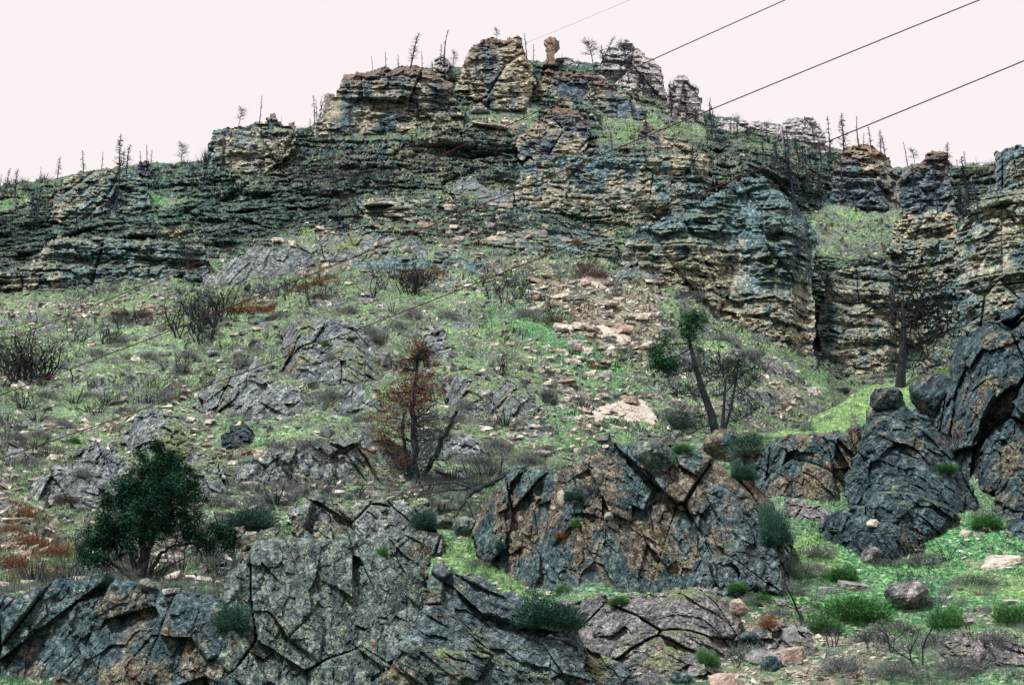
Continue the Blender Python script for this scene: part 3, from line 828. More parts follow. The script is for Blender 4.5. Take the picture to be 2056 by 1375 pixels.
A, B = depthA_raw, depthB_raw
O = 'outcrop'
FG = [
 dict(poly=[(-90,1205),(0,1190),(60,1175),(140,1162),(200,1150),(250,1158),(300,1170),(380,1185),(440,1195),(480,1205),(500,1260),(520,1480),(-90,1480)], mat='rock_left', label='long blue grey rock wall along the bottom left below the round juniper', fol=-14, cell=2.6, depth=B, seed=1, lean=66, back=6),
 dict(poly=[(440,1205),(470,1140),(505,1085),(560,1062),(610,1056),(650,1080),(700,1070),(745,1092),(800,1064),(840,1090),(872,1150),(868,1220),(880,1300),(900,1480),(400,1480),(420,1330)], mat='rock_mid', label='pale lichened rock face with vertical cracks at the bottom centre left', fol=8, cell=2.3, depth=B, seed=2, dy=-1.6, lean=66, back=7, flow=2.6, tiltx=.25, thick=.16, rough=11),
 dict(poly=[(856,1150),(885,1122),(930,1150),(1000,1178),(1080,1205),(1150,1240),(1175,1290),(1165,1340),(1230,1400),(1260,1480),(650,1480),(720,1400),(770,1340),(815,1270),(850,1210)], mat='rock_low', label='slate blue rock face sloping down to the right at the bottom centre', fol=52, cell=2.2, depth=B, seed=3, dy=-3.6, lean=60, back=6, tiltx=.2, thick=.08),
 dict(poly=[(580,1020),(640,990),(720,998),(790,1010),(850,1000),(875,1040),(885,1085),(700,1090),(600,1072)], mat='rock_knoll', label='low grey rock shelf under the foot of the red scorched tree', fol=15, cell=1.8, depth=B, seed=4, dy=-1.2, lean=60, back=4),
 dict(poly=[(950,1070),(958,1020),(1000,965),(1030,938),(1080,935),(1115,948),(1150,930),(1200,903),(1240,888),(1330,880),(1400,900),(1440,930),(1490,950),(1530,980),(1560,1020),(1588,1080),(1590,1130),(1560,1165),(1480,1170),(1400,1165),(1330,1160),(1250,1180),(1180,1192),(1100,1182),(1060,1160),(1010,1110)], mat='rock_dome', label='big brown stained rock dome in the centre foreground', fol=14, cell=2.2, depth=B, seed=5, dy=-1.0, lean=68, back=12, thick=.07),
 dict(poly=[(1212,1010),(1228,968),(1255,958),(1276,985),(1282,1040),(1275,1100),(1245,1115),(1220,1090)], mat='rock_purple', label='upright grey pillar standing out of the brown rock dome', fol=0, cell=1.3, depth=B, seed=6, dy=-4.2, lean=76, back=4, rough=3, amp=.5, seat=False, ext=False),
 dict(poly=[(1000,985),(1020,945),(1045,938),(1080,1010),(1110,1080),(1120,1150),(1080,1140),(1030,1070)], mat='rock_dome', label='rust edged slanted rib at the left end of the brown dome', fol=26, cell=1.3, depth=B, seed=66, dy=-2.2, seat=False, ext=False, lean=72, back=5, rough=4, amp=.9, flow=5),
 dict(poly=[(1330,1030),(1380,985),(1440,975),(1510,1020),(1560,1080),(1575,1150),(1480,1160),(1400,1160),(1345,1120)], mat='rock_low', label='blue grey buttress at the right end of the brown dome', fol=12, cell=1.7, depth=B, seed=67, dy=-2.4, seat=False, lean=66, back=6, rough=6),
 dict(poly=[(1110,1215),(1200,1196),(1300,1192),(1400,1170),(1450,1182),(1485,1232),(1465,1290),(1440,1345),(1300,1370),(1240,1335),(1180,1275)], mat='rock_purple', label='low purple grey rock hump below the brown dome', fol=48, cell=1.5, depth=B, seed=7, dy=-1.6, lean=52, back=4, amp=.75),
 dict(poly=[(1470,950),(1500,892),(1560,877),(1650,870),(1735,858),(1765,890),(1760,935),(1725,965),(1700,1005),(1650,1012),(1580,1002),(1530,985)], mat='rock_dome', label='dark brown rock face under the bright grass spur', fol=18, cell=2.2, depth=B, seed=8, dy=-1.0, lean=66, back=5),
 dict(poly=[(1700,930),(1728,868),(1738,820),(1780,798),(1830,812),(1880,852),(1920,920),(1960,985),(1930,1020),(1880,1050),(1780,1052),(1730,1022),(1698,985)], mat='rock_dark', label='dark slanted rock slab right of the grass spur', fol=42, cell=2.4, depth=B, seed=9, dy=-3.0, lean=60, back=7),
 dict(poly=[(1830,822),(1862,798),(1908,770),(1903,715),(1930,682),(1990,640),(2056,602),(2140,585),(2140,975),(2056,962),(1990,978),(1958,958),(1900,890)], mat='rock_dark', label='tall dark rock mass at the right edge with steep slanting joints', fol=38, cell=3.2, depth=B, seed=10, dy=-2.0, lean=70, back=10, tiltx=-.6),
 dict(poly=[(1995,1000),(2010,960),(2056,940),(2140,930),(2140,1085),(2056,1062),(2008,1035)], mat='rock_dark', label='lumpy dark rock at the right edge above the lush grass', fol=30, cell=1.4, depth=B, seed=11, dy=-1.5, lean=62, back=4, rough=4),
 dict(poly=[(1640,1052),(1682,1020),(1730,1036),(1800,1048),(1855,1075),(1815,1100),(1790,1118),(1755,1110),(1700,1092),(1660,1064)], mat='rock_dark', label='dark angular ledge block in the grass below the slanted slab', fol=30, cell=1.1, depth=B, seed=12, dy=-1.0, lean=70, back=2.5, rough=4),
 dict(poly=[(1172,832),(1200,815),(1240,806),(1292,800),(1316,828),(1324,866),(1262,874),(1215,856)], mat='slab_tan', label='biggest tan slab in the scene lying above the brown dome', fol=0, cell=2.2, depth=A, seed=19, dy=-.6, lean=40, back=2, rough=3, amp=.25, thick=.03),
 dict(poly=[(1160,562),(1186,549),(1230,556),(1226,570),(1192,576)], mat='slab_tan', label='large pale tan flat slab below the purple brown bush', fol=0, cell=2.2, depth=A, seed=20, dy=-.6, lean=42, back=2, rough=2, amp=.2, thick=.03, step=1.5),
 dict(poly=[(1172,655),(1212,648),(1268,668),(1262,680),(1218,672)], mat='slab_tan', label='long tilted tan slab across the middle of the talus', fol=0, cell=2, depth=A, seed=201, dy=-.6, lean=42, back=1.5, rough=2, amp=.2, thick=.03, step=1.5),
 dict(poly=[(1225,714),(1262,716),(1288,732),(1278,740),(1240,730)], mat='slab_tan', label='thick edged pale slab below the middle talus slab', fol=0, cell=2, depth=A, seed=202, dy=-.6, lean=42, back=1.5, rough=2, amp=.2, thick=.03, step=1.5),
 dict(poly=[(470,1140),(490,1095),(530,1075),(560,1090),(540,1150),(500,1200),(460,1210)], mat='rock_dome', label='rust brown shoulder on the left side of the pale face', fol=20, cell=1.2, depth=B, seed=14, dy=-4.5, lean=68, back=3, seat=False),
 dict(poly=[(1140,1330),(1180,1285),(1240,1320),(1290,1370),(1310,1470),(1120,1470)], mat='rock_low', label='blue grey block in the bottom gap below the purple hump', fol=45, cell=1.2, depth=B, seed=15, dy=-1.0, lean=58, back=3),
 dict(poly=[(1580,1000),(1650,1015),(1700,1060),(1650,1090),(1600,1060)], mat='rock_purple', label='smooth grey ramp between the dome and the dark ledge block', fol=45, cell=1.2, depth=B, seed=16, dy=-.5, lean=45, back=3, amp=.6),
 dict(poly=[(1740,860),(1790,835),(1860,850),(1900,900),(1880,930),(1800,900)], mat='rock_purple', label='reddish broken ledge on top of the slanted rock slab', fol=30, cell=1.0, depth=B, seed=17, dy=-1.5, lean=60, back=3),
 dict(poly=[(1500,1260),(1560,1245),(1620,1262),(1640,1300),(1580,1340),(1500,1320)], mat='rock_purple', label='low jumbled rock under the pink slab in the bottom gravel', fol=20, cell=.7, depth=B, seed=18, dy=-.3, lean=48, back=2, rough=5),
 dict(poly=[(1880,1290),(1940,1275),(2010,1290),(2080,1300),(2080,1345),(1960,1340)], mat='rock_purple', label='flat broken rock patch near the bottom right corner', fol=50, cell=.8, depth=B, seed=13, dy=-.4, lean=45, back=1.5, rough=5),
]
KN = [
 dict(poly=[(560,705),(572,660),(620,642),(680,640),(725,660),(762,690),(792,722),(760,738),(722,745),(740,772),(700,780),(640,770),(580,752)], label='grey craggy knoll left of the red scorched tree top', fol=40, cell=1.9, seed=21),
 dict(poly=[(390,785),(440,757),(520,750),(590,765),(642,792),(640,840),(600,860),(540,850),(470,822),(420,805)], label='broken grey outcrop between the tall craggy knoll and the juniper', fol=35, cell=1.6, seed=22),
 dict(poly=[(462,950),(500,920),(560,897),(620,885),(700,872),(780,880),(825,905),(832,960),(800,992),(720,988),(640,1000),(560,985),(490,972)], label='wide pale grey rock face behind the stem of the red scorched tree', fol=30, cell=2.4, seed=23, lean=66),
 dict(poly=[(240,865),(270,832),(320,826),(360,850),(382,890),(350,920),(290,905),(250,892)], label='grey rock knob right behind the juniper tip', fol=30, cell=1.5, seed=24),
 dict(poly=[(60,965),(120,930),(190,925),(250,960),(230,1000),(150,1010),(80,1000)], label='low grassy grey outcrop left of the juniper crown', fol=40, cell=1.3, seed=25, lean=52),
 dict(poly=[(150,905),(200,890),(262,905),(300,950),(270,980),(200,950)], label='slanted grey rock ledge just left of the juniper top', fol=40, cell=1.2, seed=26, lean=55),
 dict(poly=[(838,690),(860,645),(900,660),(925,700),(945,725),(890,718),(855,705)], label='small dark jagged outcrop above the red scorched tree', fol=40, cell=1.1, seed=27),
 dict(poly=[(890,760),(950,768),(1002,800),(990,850),(940,842),(900,805)], label='row of grey boulders right of the red scorched tree crown', fol=30, cell=1.1, seed=28),
 dict(poly=[(1010,862),(1060,840),(1110,850),(1122,878),(1062,888),(1020,882)], label='small pale grey outcrop in the lush gully left of the big tan slab', fol=20, cell=1.1, seed=29),
 dict(poly=[(920,835),(975,828),(985,850),(930,858)], label='small flat outcrop beside the leaning stem of the red tree', fol=10, cell=.9, seed=30),
 dict(poly=[(1440,785),(1500,772),(1560,790),(1582,815),(1520,826),(1450,815)], label='dark bluish outcrop behind the leaning pine', fol=30, cell=1.4, seed=31),
 dict(poly=[(1228,545),(1290,528),(1332,560),(1312,592),(1252,577)], label='grey boulder heap at the foot of the banded buttress', fol=20, cell=1.6, seed=32),
 dict(poly=[(405,552),(470,522),(560,492),(640,512),(605,540),(540,560),(430,570)], label='smooth grey ledge under the left banded cliff', fol=-10, cell=2.4, seed=33, amp=.6, lean=55),
 dict(poly=[(720,402),(830,404),(840,430),(792,448),(735,440)], label='square tan ledge block capped by flat slabs', mat='strata', kind='strata', cell=1.6, seed=34),
 dict(poly=[(908,378),(952,362),(1042,395),(1012,412),(960,412),(918,402)], label='leaning roof shaped slab above the talus', fol=-60, cell=1.8, seed=35, amp=.6),
 dict(poly=[(440,870),(470,850),(500,850),(512,875),(480,890),(450,885)], label='small dark jagged rocks right of the juniper top', fol=30, cell=.8, seed=36, mat='rock_dark'),
 dict(poly=[(375,1000),(420,985),(470,1005),(500,1020),(450,1030),(400,1020)], label='flat grey rock strip right of the juniper crown', fol=5, cell=.8, seed=37, lean=50),
 dict(poly=[(640,860),(700,850),(740,865),(700,880),(650,878)], label='low grey rock in the shrubs left of the scorched tree stem', fol=20, cell=1.0, seed=38, lean=50),
 dict(poly=[(1150,470),(1200,460),(1250,500),(1240,530),(1170,520)], label='tan blocky ledge at the top of the talus', kind='strata', mat='strata', cell=1.5, seed=39),
 dict(poly=[(290,960),(360,930),(400,900),(450,905),(440,950),(470,975),(420,1000),(360,1000),(300,990)], label='grey rocks showing behind the juniper crown on its right', fol=35, cell=1.3, seed=41),
 dict(poly=[(0,900),(50,880),(90,905),(110,950),(60,970),(0,950)], label='low grey outcrop by the left edge level with the juniper top', fol=35, cell=1.2, seed=42),
 dict(poly=[(640,790),(700,780),(760,800),(780,850),(740,870),(660,850)], label='grey rock patch directly left of the scorched tree crown', fol=35, cell=1.4, seed=43),
 dict(poly=[(470,730),(520,720),(560,745),(540,765),(480,760)], label='small grey ledge at the top of the broken outcrop', fol=30, cell=1.2, seed=44),
 dict(poly=[(880,860),(940,870),(990,900),(980,930),(910,925),(870,895)], label='grey rocks right of the scorched tree second stem', fol=25, cell=1.1, seed=45),
 dict(poly=[(1000,760),(1060,790),(1100,830),(1080,850),(1020,820),(985,790)], label='thin grey rib along the left side of the green gully', fol=-35, cell=1.0, seed=46),
 dict(poly=[(650,480),(760,462),(840,480),(850,510),(760,520),(660,505)], label='grey ledge row above the left end of the tall charred clump', fol=0, cell=1.8, seed=47, amp=.8),
 dict(poly=[(950,470),(1060,462),(1160,480),(1180,515),(1080,520),(960,500)], label='dark blocky ledge row crossing the talus head', kind='strata', mat='strata', cell=1.8, seed=48),
 dict(poly=[(700,520),(850,512),(990,522),(980,545),(850,545),(720,540)], label='thin broken ledge under the blocky ledge rows', kind='strata', mat='strata', cell=1.3, seed=49),
 dict(poly=[(1460,700),(1540,715),(1620,760),(1600,780),(1530,760),(1460,730)], label='grey rubble ledge above the right gully floor', fol=-20, cell=1.2, seed=50, mat='rock_purple'),
 dict(poly=[(1330,700),(1380,690),(1420,720),(1400,760),(1350,750)], label='grey rock half hidden behind the leaning pine', fol=20, cell=1.2, seed=51),
 dict(poly=[(60,700),(0,760),(-60,790),(-60,830),(30,840),(100,815),(110,790)], label='x', fol=30, cell=1, seed=40),
]
CR = [
 dict(poly=[(1890,350),(1930,330),(1970,322),(2015,325),(2030,400),(1930,410)], mat='crag_pale', label='distant pale orange hill behind the right towers', kind='strata', cell=3, dy=40, seed=50, lean=50),
 dict(kind='strata', part=.5, thick=.09, amp=1.0, poly=[(1195,135),(1213,100),(1235,84),(1262,82),(1292,100),(1315,125),(1332,155),(1336,190),(1285,215),(1225,190)], mat='crag_pale', label='pale rounded dome on the skyline right of the balanced rock', cell=2.8, seed=51, dy=4),
 dict(kind='strata', part=.5, thick=.09, amp=1.0, poly=[(1330,228),(1343,172),(1356,148),(1385,150),(1405,175),(1416,222),(1390,245),(1340,240)], mat='crag_pale', label='pale squared skyline crag at the right shoulder', cell=2.4, seed=52, dy=3),
 dict(kind='strata', part=.5, thick=.09, amp=1.0, poly=[(1430,270),(1440,235),(1500,244),(1560,252),(1575,275),(1500,290)], mat='crag_pale', label='low pale skyline ridge between the two pale crags', cell=2.1, seed=53, dy=2, lean=55),
 dict(kind='strata', part=.5, thick=.09, amp=1.0, poly=[(1550,270),(1568,240),(1600,229),(1636,232),(1656,270),(1658,300),(1600,298)], mat='crag_pale', label='pale knobbly skyline crag above the steep right gully', cell=2.2, seed=54, dy=0),
 dict(kind='strata', part=.5, thick=.09, amp=1.0, poly=[(1662,405),(1678,315),(1703,285),(1740,288),(1772,310),(1800,350),(1812,405),(1780,418),(1720,422)], mat='crag', label='tan rock tower with dark cap above the grassy bowl', cell=2.9, seed=55, dy=-2),
 dict(kind='strata', part=.5, thick=.09, amp=1.0, poly=[(1808,425),(1808,345),(1848,325),(1868,300),(1896,300),(1912,332),(1916,400),(1930,430)], mat='crag_dark', label='rounded reddish rock tower right of the dark capped tower', cell=2.8, seed=56, dy=-3),
 dict(poly=[(2012,385),(1992,350),(1994,308),(2015,295),(2056,293),(2140,288),(2140,410),(2030,400)], mat='strata', label='overhanging layered rock tower cut by the right edge', kind='strata', cell=3.4, seed=57, dy=-3),
 dict(poly=[(1918,470),(1935,420),(1990,380),(2060,375),(2140,375),(2140,720),(2000,700),(1925,660)], mat='strata', label='banded tan cliff at the right edge', kind='strata', cell=3, seed=58, dy=-3, tiltx=-.2, back=12, thick=.07),
 dict(poly=[(1778,505),(1808,442),(1860,415),(1920,430),(1930,520),(1928,650),(1860,665),(1800,620)], mat='strata', label='square banded buttress right of the grassy bowl', kind='strata', cell=2.8, seed=59, dy=-6, back=10),
 dict(poly=[(1255,470),(1330,440),(1400,410),(1430,385),(1490,358),(1540,355),(1562,380),(1610,430),(1638,470),(1632,560),(1636,720),(1600,715),(1560,690),(1500,650),(1400,605),(1330,565),(1250,530)], mat='strata', label='great banded tan and blue buttress left of the grassy bowl', kind='strata', cell=3.2, seed=60, dy=-4, tiltx=-.12, back=14, lean=74, thick=.035),
 dict(poly=[(412,330),(418,290),(430,262),(480,250),(520,243),(548,238),(570,250),(595,248),(597,270),(560,300),(520,322),(460,334),(420,337)], mat='strata', label='squared left crag standing above the left ridge', kind='strata', cell=3, seed=61, dy=-4),
 dict(poly=[(538,248),(541,228),(552,226),(557,248)], mat='red', ext=False, seat=False, amp=.35, label='tiny red pinnacle on top of the left crag', fol=0, cell=1.5, seed=62, rough=2, dy=-2, step=1.5),
 dict(poly=[(574,272),(577,247),(592,243),(597,272)], mat='red', ext=False, seat=False, amp=.35, label='small red pinnacle at the right end of the left crag', fol=0, cell=1.5, seed=63, rough=2, dy=-3, step=1.5),
 dict(poly=[(643,222),(641,192),(658,184),(676,190),(664,215),(650,235)], mat='crag_pale', amp=.35, seat=False, label='pale pink knob behind the left end of the summit wall', fol=0, cell=2, seed=64, rough=3, dy=6, step=1.6),
 dict(kind='strata', part=.5, thick=.09, amp=1.0, poly=[(622,264),(640,236),(668,202),(688,158),(710,147),(742,138),(850,133),(885,145),(912,170),(905,212),(870,237),(800,256),(740,266),(640,270)], mat='crag', label='long smooth summit wall with tan face and blue black stains', cell=3.2, seed=65, dy=-4, back=10),
 dict(poly=[(683,160),(688,148),(720,146),(716,162)], mat='red', ext=False, seat=False, amp=.35, label='reddish knobbly cap on the left corner of the summit wall', fol=0, cell=1.4, seed=68, rough=2, dy=-6, step=1.5),
 dict(poly=[(868,138),(871,118),(890,112),(902,120),(902,138)], mat='strata_pale', label='small stacked cap rock left of the summit block', kind='strata', cell=1.4, seed=69, rough=2, dy=-2, step=1.5),
 dict(kind='strata', part=.5, thick=.09, amp=1.0, poly=[(898,195),(924,132),(940,95),(965,76),(1010,76),(1030,70),(1040,63),(1051,70),(1058,105),(1072,132),(1066,185),(1030,198),(980,204),(915,205)], mat='crag', label='highest summit block with raised right horn', cell=3.1, seed=70, dy=-5, back=10),
 dict(poly=[(1089,132),(1096,118),(1098,106),(1094,101),(1096,94),(1091,88),(1093,79),(1099,76),(1104,73),(1114,74),(1117,78),(1124,84),(1124,96),(1119,102),(1114,106),(1113,112),(1114,120),(1121,132)], mat='red', ext=False, seat=False, amp=.35, label='balanced hoodoo with a rounded red head on a thin neck', fol=0, cell=1.8, seed=71, rough=.6, dy=-2, step=1.0, thick=.2),
 dict(kind='strata', part=.5, thick=.09, amp=1.0, poly=[(1125,130),(1135,115),(1150,116),(1160,130)], mat='crag_pale', label='small pale bump right of the balanced hoodoo', cell=1.1, seed=72, rough=2, dy=0, step=1.5),
 dict(kind='strata', part=.5, thick=.09, amp=1.0, poly=[(1030,292),(1065,252),(1108,214),(1160,228),(1182,262),(1172,292),(1100,302)], mat='crag_dark', label='dark brown rubbly knoll below the summit', cell=2.1, seed=73, dy=-3, lean=60),
 dict(kind='strata', part=.5, thick=.09, amp=1.0, poly=[(1278,282),(1285,250),(1300,244),(1330,264),(1400,288),(1350,296)], mat='crag_dark', label='dark pointed knob on the upper right bench', cell=1.7, seed=74, dy=-2, rough=4),
 dict(kind='strata', part=.5, thick=.09, amp=1.0, poly=[(1060,180),(1100,140),(1180,140),(1250,180),(1290,215),(1200,215),(1110,235)], mat='crag_dark', label='dark broken cliff band below the balanced hoodoo', cell=2.5, seed=75, dy=-2, lean=64),
 dict(poly=[(100,420),(130,360),(160,345),(240,340),(290,355),(300,385),(280,412),(180,425)], mat='strata', label='dark layered outcrop on the left ridge', kind='strata', cell=2.4, seed=76, dy=-3, lean=62),
 dict(kind='strata', part=.5, thick=.09, amp=1.0, poly=[(275,345),(278,326),(300,322),(308,345)], mat='crag_dark', label='small dark block on the left skyline', cell=1.1, seed=77, rough=2, dy=-1, step=1.5),
 dict(poly=[(780,225),(900,195),(930,205),(935,235),(880,250),(800,245)], mat='strata', label='tan ledge under the summit wall with small overhang', kind='strata', cell=2, seed=78, dy=-4),
 dict(poly=[(1030,380),(1060,320),(1180,300),(1420,310),(1430,345),(1400,395),(1250,415),(1120,400)], mat='strata', label='pale tan cliff band in the middle with vertical streaks', kind='strata', cell=2.4, seed=79, dy=-2.5, lean=76, amp=.7, back=8),
 dict(poly=[(1665,545),(1720,530),(1800,545),(1812,640),(1800,740),(1740,752),(1680,735),(1640,690),(1640,600)], mat='strata', label='recessed banded wall at the head of the right gully', kind='strata', cell=2.6, seed=80, dy=-1.5, lean=78, amp=.7, back=8),
 dict(poly=[(-60,560),(60,530),(120,470),(230,480),(400,475),(420,520),(330,555),(200,570),(60,590),(-60,600)], mat='strata', label='dark undercut banded cliff at the left above the slope', kind='strata', cell=2.8, seed=81, dy=-3, lean=72, back=8),
]
for d in FG:
    rock_body('flat_stone' if d['mat'] == 'slab_tan' else 'rock_outcrop', cat='flat stone' if d['mat'] == 'slab_tan' else 'rock outcrop', **d)
for d in KN[:-1]:
    d = {**dict(mat='rock_knoll', depth=A, dy=-.5, lean=50, back=4, rough=10, thick=.05), **d}
    rock_body('rock_outcrop', cat='rock outcrop', **d)
for d in CR:
    d = {**dict(depth=A, rough=5, back=6, lean=74), **d}
    rock_body('rock_crag', cat='crag', **d)
# ------------------------------------------------------------------ ground clutter nobody could count: stones, grass, brush
rng = np.random.default_rng(7)

def merge(V, F, pos, sx, sy, sz, rz, tilt=None):
    """copies of one small shape merged into arrays"""
    n = len(pos); c, s = np.cos(rz)[:, None], np.sin(rz)[:, None]
    X = V[None, :, 0] * sx[:, None]; Y = V[None, :, 1] * sy[:, None]; Z = V[None, :, 2] * sz[:, None]
    if tilt is not None:
        ct, st = np.cos(tilt)[:, None], np.sin(tilt)[:, None]
        Y, Z = Y * ct - Z * st, Y * st + Z * ct
    W = np.stack([X * c - Y * s, X * s + Y * c, Z], -1) + pos[:, None]
    FF = F[None] + (np.arange(n) * len(V))[:, None, None]
    return W.reshape(-1, 3), FF.reshape(-1, F.shape[1])

CUBE = np.array([(-1,-1,-1),(1,-1,-1),(1,1,-1),(-1,1,-1),(-1,-1,1),(1,-1,1),(1,1,1),(-1,1,1)], float)
CF = np.array([(0,3,2,1),(4,5,6,7),(0,1,5,4),(1,2,6,5),(2,3,7,6),(3,0,4,7)])

def stone_field(name, S, n, dens, size, mat, seed, flat=0.45):
    r = np.random.default_rng(seed)
    px = r.uniform(-60, 2116, n * 6); t = r.uniform(0, 1, n * 6)
    i = np.clip(np.searchsorted(S.us, px), 0, len(S.us) - 1)
    py = S.vb[i] * (1 - t) + S.vt[i] * t
    P, j, i = onv(px, py, S)
    d = dens(px, py, P, j, i, S)
    k = r.uniform(0, 1, len(px)) < d
    P = P[k][:n]; m = len(P)
    Vs, Fs, off = [], [], 0
    for q in range(8):
        sub = P[q::8]; mm = len(sub)
        if not mm: continue
        V = CUBE * (1 - 0.45 * r.random((8, 1))) + r.normal(0, .22, (8, 3))
        s = size[0] * (size[1] / size[0]) ** (r.random(mm) ** 2.2)
        a, b = merge(V * .5, CF, sub, s, s * r.uniform(.5, 1, mm), s * r.uniform(.5, 1.3, mm) * flat, r.uniform(0, 6.28, mm), r.normal(0.3, .3, mm))
        Vs.append(a); Fs.append(b + off); off += len(a)
    o = mesh_np(name, np.concatenate(Vs), np.concatenate(Fs), mat)
    tag(o, kind='stuff')
    return o

def blades(r, n, h, w, spread, lean):
    """a tuft: n thin triangles leaving one foot"""
    V, F = [], []
    for k in range(n):
        a = r.uniform(0, 6.28); b = r.uniform(0, 6.28); d = spread * math.sqrt(r.random())
        x, y = d * math.cos(a), d * math.sin(a)
        ww = w * r.uniform(.6, 1.3); hh = h * r.uniform(.6, 1.15)
        dx, dy = math.cos(b) * ww, math.sin(b) * ww
        l = lean * r.random() ** .5
        V += [(x - dx, y - dy, -.04), (x + dx, y + dy, -.04), (x * (1 + l) + math.cos(a) * l * hh, y * (1 + l) + math.sin(a) * l * hh, hh * math.sqrt(max(.1, 1 - l * l)))]
        F.append((3 * k, 3 * k + 1, 3 * k + 2))
    return np.array(V), np.array(F)

def tuft_field(name, S, n, dens, h, mat, seed, nb=7, w=.03, spread=.12, lean=.6):
    r = np.random.default_rng(seed)
    px = r.uniform(-60, 2116, n * 6); t = r.uniform(0, 1, n * 6)
    i = np.clip(np.searchsorted(S.us, px), 0, len(S.us) - 1)
    py = S.vb[i] * (1 - t) + S.vt[i] * t
    P, j, i = onv(px, py, S)
    k = r.uniform(0, 1, len(px)) < dens(px, py, P, j, i, S)
    P = P[k][:n].copy()
    P += r.normal(0, .08, P.shape) * np.array([1, 1, 0])
    Vs, Fs, off = [], [], 0
    for q in range(12):
        sub = P[q::12]; mm = len(sub)
        if not mm: continue
        V, F = blades(r, nb, 1, w, spread, lean)
        s = h[0] * (h[1] / h[0]) ** r.random(mm)
        a, b = merge(V, F, sub, s, s, s * r.uniform(.8, 1.2, mm), r.uniform(0, 6.28, mm))
        Vs.append(a); Fs.append(b + off); off += len(a)
    o = mesh_np(name, np.concatenate(Vs), np.concatenate(Fs), mat)
    tag(o, kind='stuff')
    return o

def W(S, k, j, i): return S.W[k][j, i] if k in S.W else np.zeros(len(j))
def clump(P, sc, lo, hi, s):
    return np.clip((fbm(P / sc, 3, s) - lo) / (hi - lo), 0, 1)

slope = lambda f: (lambda px, py, P, j, i, S: f(px, py, P, W(S, 'rock', j, i), W(S, 'lush', j, i), W(S, 'tan', j, i), W(S, 'rust', j, i)))
stone_field('loose_stones', SA, 9000, slope(lambda px, py, P, r, l, t, u: (1 - r) * np.clip(.10 + .9 * clump(P, 9, .0, .35, 5) * .6 + t * 1.4, 0, 1) ), (.18, 1.0), M['loose'], 11)
stone_field('pale_loose_stones', SA, 6500, slope(lambda px, py, P, r, l, t, u: (1 - r) * np.clip(.012 + t * 1.9 + .35 * clump(P, 14, .12, .4, 6), 0, 1)), (.2, 1.3), M['loose'], 12, .38)
stone_field('dark_loose_stones', SA, 4500, slope(lambda px, py, P, r, l, t, u: np.clip(.06 + clump(P, 8, .05, .3, 9), 0, 1) * (1 - .6 * r)), (.25, 1.2), M['boulder_dark'], 13, .6)
stone_field('gravel', SB, 9000, slope(lambda px, py, P, r, l, t, u: np.clip(.08 + t * 1.8 + .6 * clump(P, 4, .0, .4, 6), 0, 1)), (.07, .5), M['loose'], 14, .4)
stone_field('pink_gravel', SB, 1500, slope(lambda px, py, P, r, l, t, u: np.clip(t * 1.6 - .2, 0, 1)), (.07, .5), M['loose'], 15, .4)

tuft_field('grass', SA, 60000, slope(lambda px, py, P, r, l, t, u: (1 - r) * (1 - .7 * t) * clump(P, 5, -.3, .25, 21)), (.25, .5), M['blade'], 21, nb=6, w=.035)
tuft_field('lush_grass', SA, 11000, slope(lambda px, py, P, r, l, t, u: (1 - r) * np.clip(l * 2.2 - .45, 0, 1) * clump(P, 4, -.4, .2, 22)), (.22, .45), M['blade_lush'], 22, nb=6, w=.035)
tuft_field('cliff_ledge_grass', SA, 9000, slope(lambda px, py, P, r, l, t, u: r * clump(P, 12, .0, .3, 28)), (.3, .7), M['blade'], 26, nb=6, w=.05)
tuft_field('foreground_grass', SB, 42000, slope(lambda px, py, P, r, l, t, u: (1 - .7 * t) * np.clip(l * 2.4 - .1, 0.05, 1) * clump(P, 2.5, -.45, .15, 23)), (.12, .30), M['blade_lush'], 23, nb=8, w=.028)
tuft_field('dry_foreground_grass', SB, 14000, slope(lambda px, py, P, r, l, t, u: clump(P, 2, -.1, .3, 24)), (.12, .34), M['blade'], 24, nb=7, w=.02)
tuft_field('grey_scrub', SA, 4200, slope(lambda px, py, P, r, l, t, u: (1 - .75 * r) * clump(P, 5, .05, .3, 25)), (.35, .85), M['sage_grey'], 25, nb=44, w=.022, spread=.32, lean=.9)
tuft_field('brown_scrub', SA, 1200, slope(lambda px, py, P, r, l, t, u: (1 - .6 * r) * clump(P, 9, .05, .3, 35)), (.35, .8), M['bush_brown'], 35, nb=44, w=.022, spread=.32, lean=.9)
tuft_field('rust_scrub', SA, 1500, slope(lambda px, py, P, r, l, t, u: np.clip(u * 2 - .3, 0, 1)), (.4, .9), M['bush_rust'], 27, nb=40, w=.022, spread=.32, lean=.9)
tuft_field('dark_scrub', SA, 2600, slope(lambda px, py, P, r, l, t, u: np.clip(.1 + r, 0, 1) * clump(P, 12, .0, .3, 29)), (.6, 1.6), M['twig'], 29, nb=40, w=.03, spread=.3, lean=.9)
tuft_field('sage_scrub', SB, 700, slope(lambda px, py, P, r, l, t, u: clump(P, 3, .0, .3, 37)), (.25, .6), M['sage_green'], 37, nb=90, w=.012, spread=.36, lean=.9)
tuft_field('foreground_scrub', SB, 700, slope(lambda px, py, P, r, l, t, u: clump(P, 5, .0, .3, 31)), (.35, .8), M['sage_grey'], 31, nb=90, w=.012, spread=.36, lean=.9)
